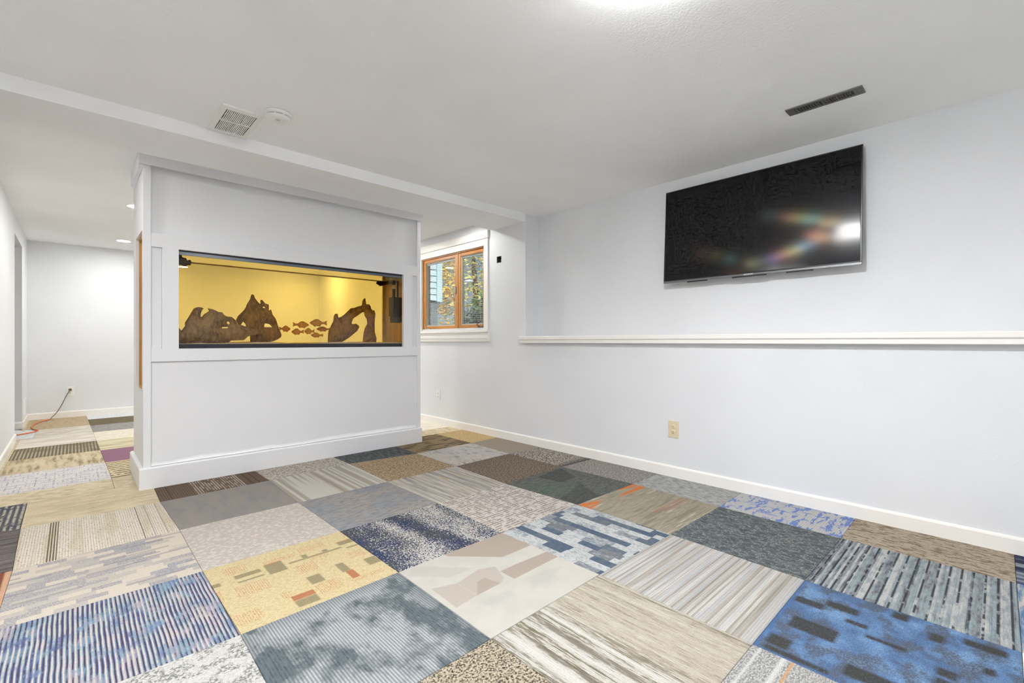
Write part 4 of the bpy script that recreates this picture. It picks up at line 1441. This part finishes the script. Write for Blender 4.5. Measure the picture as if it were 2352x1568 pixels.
# liquid-crystal grid: diffraction orders beside the mirror direction
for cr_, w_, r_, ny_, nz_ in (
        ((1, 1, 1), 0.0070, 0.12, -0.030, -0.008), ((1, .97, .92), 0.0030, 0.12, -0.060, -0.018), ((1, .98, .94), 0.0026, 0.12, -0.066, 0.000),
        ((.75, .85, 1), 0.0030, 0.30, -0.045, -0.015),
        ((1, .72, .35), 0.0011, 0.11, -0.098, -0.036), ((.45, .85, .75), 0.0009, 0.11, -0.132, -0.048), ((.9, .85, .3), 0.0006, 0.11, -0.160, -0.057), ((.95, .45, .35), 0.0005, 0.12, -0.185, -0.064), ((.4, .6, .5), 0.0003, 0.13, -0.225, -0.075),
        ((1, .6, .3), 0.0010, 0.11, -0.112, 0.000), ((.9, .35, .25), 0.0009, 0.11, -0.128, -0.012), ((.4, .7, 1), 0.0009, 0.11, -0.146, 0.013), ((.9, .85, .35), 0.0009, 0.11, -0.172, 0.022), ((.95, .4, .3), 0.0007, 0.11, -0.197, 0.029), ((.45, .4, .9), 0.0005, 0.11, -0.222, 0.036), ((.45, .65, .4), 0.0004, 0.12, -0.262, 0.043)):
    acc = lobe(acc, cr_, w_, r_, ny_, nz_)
M_SCREEN = sbm.done(acc)
M_BEZ = plain("tv_bezel", (30, 31, 34), 0.3, var=0.1)
M_STRIP = plain("tv_bottom_strip", (120, 122, 124), 0.35, 0.6, var=0.08)
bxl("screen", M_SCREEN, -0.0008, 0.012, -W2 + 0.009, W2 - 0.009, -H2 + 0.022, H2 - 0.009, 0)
fr_ = MB()
fr_.box(-0.0025, 0.014, -W2, W2, H2 - 0.008, H2, 0.001)
fr_.box(-0.0025, 0.014, -W2, -W2 + 0.008, -H2 + 0.0145, H2 - 0.0085, 0.001)
fr_.box(-0.0025, 0.014, W2 - 0.008, W2, -H2 + 0.0145, H2 - 0.0085, 0.001)
fr_.box(-0.0025, 0.014, -W2 + 0.0085, W2 - 0.0085, -H2 + 0.0150, -H2 + 0.0215, 0.001)
fr_.build("bezel", M_BEZ, TV)
st = bxl("bottom_strip", M_STRIP, -0.0035, 0.014, -W2, W2, -H2, -H2 + 0.014)
bxl("back_shell", M_BLACK, 0.0145, 0.034, -W2 + 0.01, W2 - 0.01, -H2 + 0.01, H2 - 0.01, 0.004)
bxl("mount_plate", M_BLACK, 0.0345, 0.044, -0.2, 0.2, -0.15, 0.15, 0.002)
bxl("sensor_bar", M_BLACK, -0.0028, 0.010, -0.110, 0.108, -H2 - 0.008, -H2 - 0.0005)
for yy in (0.36, -0.30):
    bxl("speaker_slot", M_BLACK, 0.006, 0.016, yy - 0.075, yy + 0.075, -H2 - 0.006, -H2 - 0.0005)
fc = bpy.data.curves.new("brand_lettering", 'FONT')
fc.body = "SONY"
fc.size = 0.0145
fc.align_x = 'CENTER'
fc.align_y = 'CENTER'
fc.extrude = 0.0004
fc.space_character = 1.08
fo = bpy.data.objects.new("brand_lettering", fc)
COL.objects.link(fo)
dg_ = bpy.context.evaluated_depsgraph_get()
fm = bpy.data.meshes.new_from_object(fo.evaluated_get(dg_))
bpy.data.objects.remove(fo)
lo_ = bpy.data.objects.new("brand_lettering", fm)
COL.objects.link(lo_)
fm.materials.clear()
fm.materials.append(plain("silver_lettering", (236, 238, 240), 0.3, 0.2, var=0.0))
lo_.parent = st
lo_.matrix_local = Matrix(((0, 0, -1, -0.0042), (-1.5, 0, 0, 0.0), (0, 1, 0, -H2 + 0.007), (0, 0, 0, 1)))
lo_["label"] = "small silver maker's lettering"

# ------------------------------------------------------------------ ceiling register above the television
RG = tag(empty("ceiling_register", (2.842, 0.632, Z_C)), "narrow grey metal air register on the ceiling by the television", "air register")
rx0, rx1, ry0, ry1 = 2.798, 2.886, 0.464, 0.802
zr0 = Z_C - 0.006
fr_ = MB()
fr_.slab('z', zr0, Z_C - 0.0004, rx0, rx1, ry0, ry1, holes=((2.816, 2.868, 0.503, 0.630), (2.816, 2.868, 0.640, 0.763)))
fr_.build("faceplate", M_GREYM, RG)
first = None
for n_, (a0, a1) in ((11, (0.503, 0.630)), (10, (0.640, 0.763))):
    for k in range(1, n_):
        y = a0 + (a1 - a0) * k / n_
        if first is None:
            first = MB().box(2.8165, 2.8675, y - 0.0014, y + 0.0014, zr0 + 0.0003, Z_C + 0.004).build("louver", M_GREYM, RG)
            fy = y
        else:
            dup(first, RG, (0, y - fy, 0))
bx("duct", M_DARK, RG, 2.813, 2.871, 0.501, 0.765, Z_C + 0.03, Z_C + 0.04, 0)  # flat dark sheet for the shade up inside the duct
bx("damper", plain("damper_metal", (70, 69, 68), 0.5, 0.5), RG, 2.818, 2.866, 0.642, 0.762, Z_C + 0.012, Z_C + 0.014, 0)
for y in (0.478, 0.788):
    MB().lathe([(0.0045, -0.0072), (0.0045, -0.006), (0.002, -0.0058)], (2.842, y, Z_C), 12).build("screw", M_STEEL, RG, True)

# exhaust grille
EX = tag(empty("exhaust_grille", (0.672, 3.0, Z_C)), "square white slotted exhaust grille on the ceiling beside the beam", "vent grille")
gx0, gx1, gy0, gy1 = 0.570, 0.772, 2.808, 3.198
bands = ((2.850, 2.998), (3.010, 3.157))
fr_ = MB()
fr_.slab('z', Z_C - 0.010, Z_C - 0.0005, gx0, gx1, gy0, gy1, holes=((0.598, 0.746, *bands[0]), (0.598, 0.746, *bands[1])))
fr_.build("faceplate", M_WHITE, EX)
first = None
for a0, a1 in bands:
    for k in range(1, 19):
        x = 0.598 + (0.746 - 0.598) * (k - 0.5) / 18 + 0.148 / 36
        if k == 18:
            continue
        if first is None:
            first = MB().box(x - 0.0022, x + 0.0022, a0 + 0.0002, a1 - 0.0002, Z_C - 0.0096, Z_C - 0.001).build("slat", M_WHITE, EX)
            f0 = (x, a0)
        else:
            dup(first, EX, (x - f0[0], a0 - f0[1], 0))
bx("fan_box", plain("fan_box_shade", (30, 29, 28), 0.8), EX, 0.597, 0.747, 2.847, 3.159, Z_C + 0.03, Z_C + 0.05, 0)  # near-black stands in for shade behind the slats

# smoke detector
SD = tag(empty("smoke_detector", (0.820, 2.737, Z_C)), "round white smoke detector next to the exhaust grille", "smoke detector")
c3 = (0.820, 2.737, Z_C)
MB().lathe([(0.070, -0.0005), (0.070, -0.010), (0.066, -0.014), (0.060, -0.016)], c3, 40).build("base", M_WHITE, SD, True)
MB().lathe([(0.054, -0.0155), (0.054, -0.022)], c3, 40).build("sensor_gap", plain("detector_gap", (58, 58, 58), 0.7), SD)
MB().lathe([(0.061, -0.021), (0.060, -0.028), (0.050, -0.036), (0.030, -0.041), (0.004, -0.042)], c3, 40).build("cover", M_WHITE, SD, True)
for k in range(8):
    a = k * PI / 4 + 0.2
    px, py = c3[0] + 0.0565 * math.cos(a), c3[1] + 0.0565 * math.sin(a)
    MB().box(px - 0.004, px + 0.004, py - 0.004, py + 0.004, Z_C - 0.022, Z_C - 0.0155).build("rib", M_WHITE, SD)
MB().lathe([(0.014, -0.0425), (0.014, -0.0445), (0.011, -0.046), (0.002, -0.046)], (c3[0] - 0.006, c3[1] - 0.018, Z_C + 0.0015), 20).build("test_button", plain("button_grey", (205, 205, 203), 0.4, var=0.02), SD, True)

# ------------------------------------------------------------------ outlets and wall plates
def outlet(name, P, n, side, label, mat, size=(0.080, 0.124), one_side=True):
    """duplex outlet. P centre on the wall, n outward normal, side the horizontal direction"""
    e = tag(empty(name, P), label, "outlet", "wall outlets")
    P, n, s = Vector(P), Vector(n), Vector(side)
    up = Vector((0, 0, 1))
    def blk(nm, m, a, b, w, h, d0, d1, bev=0.001, par=None):
        c0 = P + s * a + up * b
        lo = c0 - s * (w / 2) - up * (h / 2) + n * d0
        hi = c0 + s * (w / 2) + up * (h / 2) + n * d1
        return MB().box(lo.x, hi.x, lo.y, hi.y, lo.z, hi.z, bev).build(nm, m, par or e)
    blk("cover_plate", mat, 0, 0, size[0], size[1], 0.0002, 0.0055, 0.0018)
    for zz in (0.0195, -0.0195):
        o = P + up * zz
        r = MB().lathe([(0.0170, 0.0056), (0.0168, 0.0072), (0.016, 0.0078), (0.001, 0.0078)], o, 24, tuple(n)).build("receptacle", mat, e, True)
        blk("slot", M_DARK, -0.0063, zz + 0.003, 0.0022, 0.0085, 0.0076, 0.0084, 0, r)
        blk("slot", M_DARK, 0.0063, zz + 0.003, 0.0022, 0.0070, 0.0076, 0.0084, 0, r)
        MB().lathe([(0.0024, 0.0076), (0.0024, 0.0084), (0.0005, 0.0084)], o + up * -0.0075, 10, tuple(n)).build("ground_hole", M_DARK, r)
    MB().lathe([(0.003, 0.0056), (0.003, 0.0066), (0.001, 0.0070)], P, 12, tuple(n)).build("screw", mat, e, True)
    return e


outlet("wall_outlet", (X_W, 1.660, 0.353), (-1, 0, 0), (0, -1, 0), "ivory duplex outlet low on the half wall below the television", M_IVORY)
outlet("wall_outlet", (X_W, 4.692, 0.353), (-1, 0, 0), (0, -1, 0), "small white outlet plate low on the wall below the window", M_WHITE, (0.074, 0.120))
outlet("wall_outlet", (-0.026, Y_F, 0.345), (0, -1, 0), (1, 0, 0), "white outlet on the far wall with a cord plugged in", M_WHITE)

# open electrical box beside the window
EB = tag(empty("electrical_box", (X_W, 3.592, 1.820)), "small open electrical box recessed in the wall beside the window", "electrical box")
b0, b1, c0_, c1_ = BOXH
bx("box_side", M_STEEL, EB, X_W + 0.001, X_W + 0.05, b0 + 0.0005, b0 + 0.002, c0_ + 0.0005, c1_ - 0.0005, 0)
bx("box_side", M_STEEL, EB, X_W + 0.001, X_W + 0.05, b1 - 0.002, b1 - 0.0005, c0_ + 0.0005, c1_ - 0.0005, 0)
bx("box_side", M_STEEL, EB, X_W + 0.001, X_W + 0.05, b0 + 0.0025, b1 - 0.0025, c0_ + 0.0005, c0_ + 0.002, 0)
bx("box_side", M_STEEL, EB, X_W + 0.001, X_W + 0.05, b0 + 0.0025, b1 - 0.0025, c1_ - 0.002, c1_ - 0.0005, 0)
bx("box_back", M_BLACK, EB, X_W + 0.051, X_W + 0.053, b0 + 0.0005, b1 - 0.0005, c0_ + 0.0005, c1_ - 0.0005, 0)
MB().tube([(X_W + 0.05, 3.575, 1.85), (X_W + 0.02, 3.572, 1.862), (X_W + 0.012, 3.578, 1.84), (X_W + 0.03, 3.585, 1.83)], 0.0022, 8).build("wire", plain("wire_white", (210, 208, 200), 0.5), EB, True)

# wall register low on the left wall
WR = tag(empty("wall_register", (X_L, 7.96, 0.10)), "white louvred register low on the left wall near the far corner", "air register")
MB().slab('x', X_L + 0.0004, X_L + 0.008, 7.745, 8.170, 0.100, 0.318, holes=((7.775, 8.14, 0.125, 0.293),)).build("frame", M_WHITE, WR)
first = None
for k in range(9):
    z = 0.134 + 0.0185 * k
    if first is None:
        first = MB().prism([(X_L + 0.0006, z + 0.006), (X_L + 0.006, z - 0.005), (X_L + 0.0072, z - 0.004), (X_L + 0.0018, z + 0.007)], 'y', 7.7755, 8.1395).build("louver", M_WHITE, WR)
        z0_ = z
    else:
        dup(first, WR, (0, 0, z - z0_))

# extension cord
def smooth_pts(ctrl, n=8):
    pts = []
    c = [Vector(p) for p in ctrl]
    for i in range(len(c) - 1):
        p0, p1, p2, p3 = c[max(i - 1, 0)], c[i], c[i + 1], c[min(i + 2, len(c) - 1)]
        for k in range(n):
            t = k / n
            pts.append(0.5 * ((2 * p1) + (p2 - p0) * t + (2 * p0 - 5 * p1 + 4 * p2 - p3) * t * t + (3 * p1 - p0 - 3 * p2 + p3) * t ** 3))
    pts.append(c[-1])
    return pts


CD = tag(empty("extension_cord", (-0.15, 8.2, 0)), "extension cord running from the far outlet across the carpet, orange on the floor", "cord")
MB().lathe([(0.014, 0.009), (0.017, 0.014), (0.015, 0.036), (0.007, 0.046)], (-0.026, Y_F, 0.3645), 18, (0, -1, 0)).build("plug", plain("plug_grey", (92, 84, 78), 0.5), CD, True)
CPTS1 = [(-0.026, Y_F - 0.042, 0.362), (-0.038, Y_F - 0.062, 0.345), (-0.065, Y_F - 0.075, 0.285), (-0.105, Y_F - 0.09, 0.18), (-0.15, Y_F - 0.11, 0.09), (-0.20, Y_F - 0.14, 0.025), (-0.215, Y_F - 0.16, 0.0085)]
CPTS2 = [(-0.215, Y_F - 0.16, 0.0085), (-0.25, Y_F - 0.21, 0.0085), (-0.315, Y_F - 0.40, 0.0085), (-0.347, Y_F - 0.72, 0.0085), (-0.318, Y_F - 0.98, 0.0085), (-0.284, Y_F - 1.07, 0.0085), (-0.308, Y_F - 1.17, 0.0085), (-0.40, Y_F - 1.27, 0.0085), (-0.60, Y_F - 1.33, 0.0085), (-0.95, Y_F - 1.34, 0.0085)]
MB().tube(smooth_pts(CPTS1), 0.0048, 10).build("wire", plain("cord_grey_brown", (120, 104, 94), 0.5), CD, True)
MB().tube(smooth_pts(CPTS2), 0.0062, 10).build("wire", plain("cord_orange", (224, 112, 52), 0.45), CD, True)

# ------------------------------------------------------------------ window
WD = empty("window_1", (X_W, 4.43, 1.0))
struct(WD, "wood framed casement window with blinds between the panes and white casing")
M_OAK_V = woodm("window_wood", (208, 150, 84), (178, 118, 58), 2, 0.35, 10)
M_OAK_H = woodm("window_wood_rail", (206, 146, 80), (176, 114, 54), 1, 0.35, 10)
cx0 = X_W - 0.018
bx("casing_side", M_TRIM, WD, cx0, X_W - 0.0003, 3.752, WIN[0] - 0.004, 1.128, 2.030, 0.003)
bx("casing_side", M_TRIM, WD, cx0, X_W - 0.0003, WIN[1] + 0.004, 5.118, 1.128, 2.030, 0.003)
bx("casing_head", M_TRIM, WD, cx0, X_W - 0.0003, 3.752, 5.118, 2.0305, 2.104, 0.003)
bx("casing_header", M_TRIM, WD, X_W - 0.030, X_W - 0.0003, 3.742, 5.128, 2.1045, 2.186, 0.002)
MB().prism([(X_W - 0.0003, 1.0), (X_W - 0.022, 1.0), (X_W - 0.024, 1.030), (X_W - 0.030, 1.036), (X_W - 0.030, 1.062), (X_W - 0.022, 1.068), (X_W - 0.022, 1.096), (X_W - 0.040, 1.102), (X_W - 0.040, 1.124), (X_W - 0.034, 1.1278), (X_W - 0.0003, 1.1278)], 'y', 3.738, 5.132).build("sill_apron", M_TRIM, WD)
bx("stool", M_TRIM, WD, X_W - 0.0002, X_W + 0.10, WIN[0] + 0.0004, WIN[1] - 0.0004, 1.1465, 1.152, 0)
for y0, y1, z0, z1, nm in ((WIN[0] + 0.0005, WIN[0] + 0.010, 1.1525, 2.0295, "jamb_liner"), (WIN[1] - 0.010, WIN[1] - 0.0005, 1.1525, 2.0295, "jamb_liner")):
    bx(nm, M_OAK_V, WD, X_W + 0.002, X_W + 0.11, y0, y1, z0, z1, 0)
bx("head_liner", M_OAK_H, WD, X_W + 0.002, X_W + 0.11, WIN[0] + 0.0105, WIN[1] - 0.0105, 2.018, 2.0295, 0)
bx("mullion", M_OAK_V, WD, X_W + 0.010, X_W + 0.10, 4.312, 4.346, 1.1525, 2.0175, 0.002)
M_SLAT = plain("blind_slat", (176, 184, 190), 0.35, 0.1, var=0.05)
M_SEAL = plain("glazing_seal", (226, 214, 190), 0.5, var=0.05)
slat0 = None
for y0, y1 in ((WIN[0] + 0.0105, 4.3115), (4.3465, WIN[1] - 0.0105)):
    sa = MB()
    fx0, fx1, fw = X_W + 0.016, X_W + 0.070, 0.036
    s_ = empty("sash", (0, 0, 0))
    s_.parent = WD
    s_.location = (0, 0, 0)
    ORG[s_.name] = org_of(WD)
    bx("stile", M_OAK_V, s_, fx0, fx1, y0 + 0.0005, y0 + fw, 1.1530, 2.0170, 0.002)
    bx("stile", M_OAK_V, s_, fx0, fx1, y1 - fw, y1 - 0.0005, 1.1530, 2.0170, 0.002)
    bx("rail", M_OAK_H, s_, fx0, fx1, y0 + fw + 0.0003, y1 - fw - 0.0003, 1.1530, 1.188, 0.002)
    bx("rail", M_OAK_H, s_, fx0, fx1, y0 + fw + 0.0003, y1 - fw - 0.0003, 1.982, 2.0170, 0.002)
    MB().slab('x', fx0 + 0.012, fx0 + 0.050, y0 + fw + 0.0005, y1 - fw - 0.0005, 1.1885, 1.9815, holes=((y0 + fw + 0.008, y1 - fw - 0.008, 1.196, 1.974),)).build("glazing_bead", M_SEAL, s_)
    ya, yb = y0 + fw + 0.0085, y1 - fw - 0.0085
    bx("inner_pane", M_GLASS, s_, fx0 + 0.016, fx0 + 0.019, ya, yb, 1.1965, 1.9735, 0)
    bx("outer_pane", M_GLASS, s_, fx0 + 0.045, fx0 + 0.048, ya, yb, 1.1965, 1.9735, 0)
    bx("blind_headrail", M_SLAT, s_, fx0 + 0.023, fx0 + 0.041, ya + 0.001, yb - 0.001, 1.956, 1.9725, 0)
    bx("blind_bottom_rail", M_SLAT, s_, fx0 + 0.024, fx0 + 0.040, ya + 0.001, yb - 0.001, 1.200, 1.208, 0)
    first = None
    for k in range(34):
        z = 1.225 + k * 0.0215
        if first is None:
            first = MB().prism([(fx0 + 0.0245, z - 0.0016), (fx0 + 0.032, z + 0.0010), (fx0 + 0.0395, z - 0.0004), (fx0 + 0.0395, z + 0.0006), (fx0 + 0.032, z + 0.0020), (fx0 + 0.0245, z - 0.0006)], 'y', ya + 0.002, yb - 0.002).build("slat", M_SLAT, s_)
        else:
            dup(first, s_, (0, 0, k * 0.0215))
    for t in (0.16, 0.84):
        yy = ya + (yb - ya) * t
        bx("ladder_cord", M_WHITE, s_, fx0 + 0.0225, fx0 + 0.0235, yy - 0.0008, yy + 0.0008, 1.208, 1.956, 0)
# cranks and latch
for yy, mcol, sg in ((4.930, (206, 190, 158), -1), (3.905, (92, 84, 76), 1)):
    ck = plain("crank_metal", mcol, 0.4, 0.3)
    c_ = MB().box(X_W - 0.004, X_W + 0.015, yy - 0.05, yy + 0.035, 1.1525, 1.163, 0.003).build("crank", ck, WD)
    MB().tube([(X_W - 0.002, yy, 1.163), (X_W - 0.018, yy + 0.012, 1.172), (X_W - 0.020, yy + 0.028, 1.19), (X_W - 0.014, yy + 0.040 * (-sg if sg > 0 else 1), 1.222)], [0.007, 0.006, 0.005, 0.006], 10).build("handle", ck, c_, True)
bx("latch", M_STEEL, WD, X_W + 0.004, X_W + 0.0155, 4.350, 4.362, 1.55, 1.64, 0.002)

# ------------------------------------------------------------------ outside
gm = NB("garden_ground")
gmn = gm.onoise(3, 5)
M_GRND = gm.done(gm.bsdf(gm.ramp(gmn, [(0.35, (70, 76, 84)), (0.5, (108, 116, 128)), (0.65, (150, 156, 164))]), 0.95))
struct(MB().slab('z', -0.4, 0.95, X_W + 0.6, 26, -6, 34).build("ground_outside", M_GRND, base=False), "grey blue ground outside the window")
HS = tag(empty("neighbour_house", (4.4, 7.6, 0.95)), "blue grey clapboard house corner seen through the window", "house")
M_SIDE = plain("blue_siding", (176, 202, 218), 0.7, var=0.04)
M_SHADE = plain("siding_shade", (74, 88, 98), 0.8)  # dark tone painted in as shade between the clapboards
bx("wall_core", M_SHADE, HS, 3.75, 5.10, 7.42, 8.4, 1.77, 4.4, 0)
for k in range(22):
    z = 1.78 + k * 0.118
    MB().prism([(7.414, z + 0.114), (7.398, z), (7.408, z), (7.4185, z + 0.114)], 'x', 3.76, 5.03).build("clapboard", M_SIDE, HS)
bx("corner_board", M_SIDE, HS, 5.045, 5.16, 7.385, 7.50, 1.76, 4.4, 0.004)
bx("foundation", plain("foundation_grey", (110, 118, 124), 0.9, var=0.2), HS, 3.75, 5.08, 7.44, 8.4, 0.95, 1.768, 0)


def leaves(mb, c, r, n, size, rng, squash=1.0):
    for _ in range(n):
        while True:
            p = Vector((rng.uniform(-1, 1), rng.uniform(-1, 1), rng.uniform(-1, 1)))
            if p.length < 1 and p.length > 0.25:
                break
        p = Vector((p.x * r, p.y * r, p.z * r * squash)) + Vector(c)
        a = Vector((rng.gauss(0, 1), rng.gauss(0, 1), rng.gauss(0, 1))).normalized()
        b = a.orthogonal().normalized()
        s = size * rng.uniform(0.6, 1.3)
        q = [p - a * s, p + b * s * 0.45, p + a * s, p - b * s * 0.45]
        mb.add([tuple(v) for v in q], [(0, 1, 2, 3)])


def leafm(name, c1, c2, c3):
    b = NB(name)
    n = b.onoise(5, 3)
    col = b.ramp(n, [(0.36, c1), (0.5, c2), (0.64, c3)])
    d = b.n("ShaderNodeBsdfDiffuse")
    t = b.n("ShaderNodeBsdfTranslucent")
    b.link(col, d.inputs[0])
    b.link(col, t.inputs[0])
    m = b.n("ShaderNodeMixShader")
    m.inputs[0].default_value = 0.4
    b.link(d.outputs[0], m.inputs[1])
    b.link(t.outputs[0], m.inputs[2])
    return b.done(m.outputs[0])


M_BARK = woodm("bark", (86, 72, 60), (58, 48, 40), 2, 0.9)
LRNG = random.Random(11)
TREES = [
    ("autumn_tree", (7.3, 11.4, 0.95), 3.6, 1.2, leafm("leaf_amber", (176, 138, 52), (228, 184, 84), (244, 214, 130)), "amber leaved autumn tree beyond the clapboard house corner"),
    ("autumn_tree", (10.0, 12.4, 0.95), 4.4, 1.6, leafm("leaf_gold_green", (136, 150, 84), (216, 196, 112), (236, 226, 176)), "gold and green tree outside, behind the right window sash"),
    ("green_tree", (7.95, 8.9, 0.95), 1.5, 0.7, leafm("leaf_green", (52, 78, 44), (92, 128, 72), (138, 166, 104)), "low green tree in front of the gold one outside the window"),
]
for nm, base, h, r, lm, lab in TREES:
    t = tag(empty(nm, base), lab, "tree", "trees outside the window")
    bx_, by_, bz_ = base
    MB().tube([(bx_, by_, bz_), (bx_ + 0.05, by_, bz_ + h * 0.4), (bx_ - 0.05, by_ + 0.1, bz_ + h * 0.8)], [0.13, 0.10, 0.05], 10).build("trunk", M_BARK, t, True)
    mb = MB()
    leaves(mb, (bx_, by_, bz_ + h * 0.55), r, int(1800 * r * r + 900), 0.07, LRNG, h * 0.5 / r)
    mb.build("crown", lm, t)
SHR = [("shrub", (5.6, 6.9, 0.95), 0.42, leafm("leaf_shrub_dark", (44, 50, 44), (78, 86, 80), (120, 122, 118)), "dark shrub in front of the house corner outside"),
       ("shrub", (6.9, 7.2, 0.95), 0.42, leafm("leaf_shrub_green", (58, 92, 48), (98, 140, 78), (160, 190, 120)), "bright green shrub outside, low in the right sash")]
for nm, base, r, lm, lab in SHR:
    t = tag(empty(nm, base), lab, "shrub", "shrubs outside the window")
    MB().tube([base, (base[0], base[1], base[2] + r)], [0.03, 0.015], 8).build("stem", M_BARK, t, True)
    mb = MB()
    leaves(mb, (base[0], base[1], base[2] + r * 0.8), r, 1500, 0.04, LRNG, 0.9)
    mb.build("foliage", lm, t)
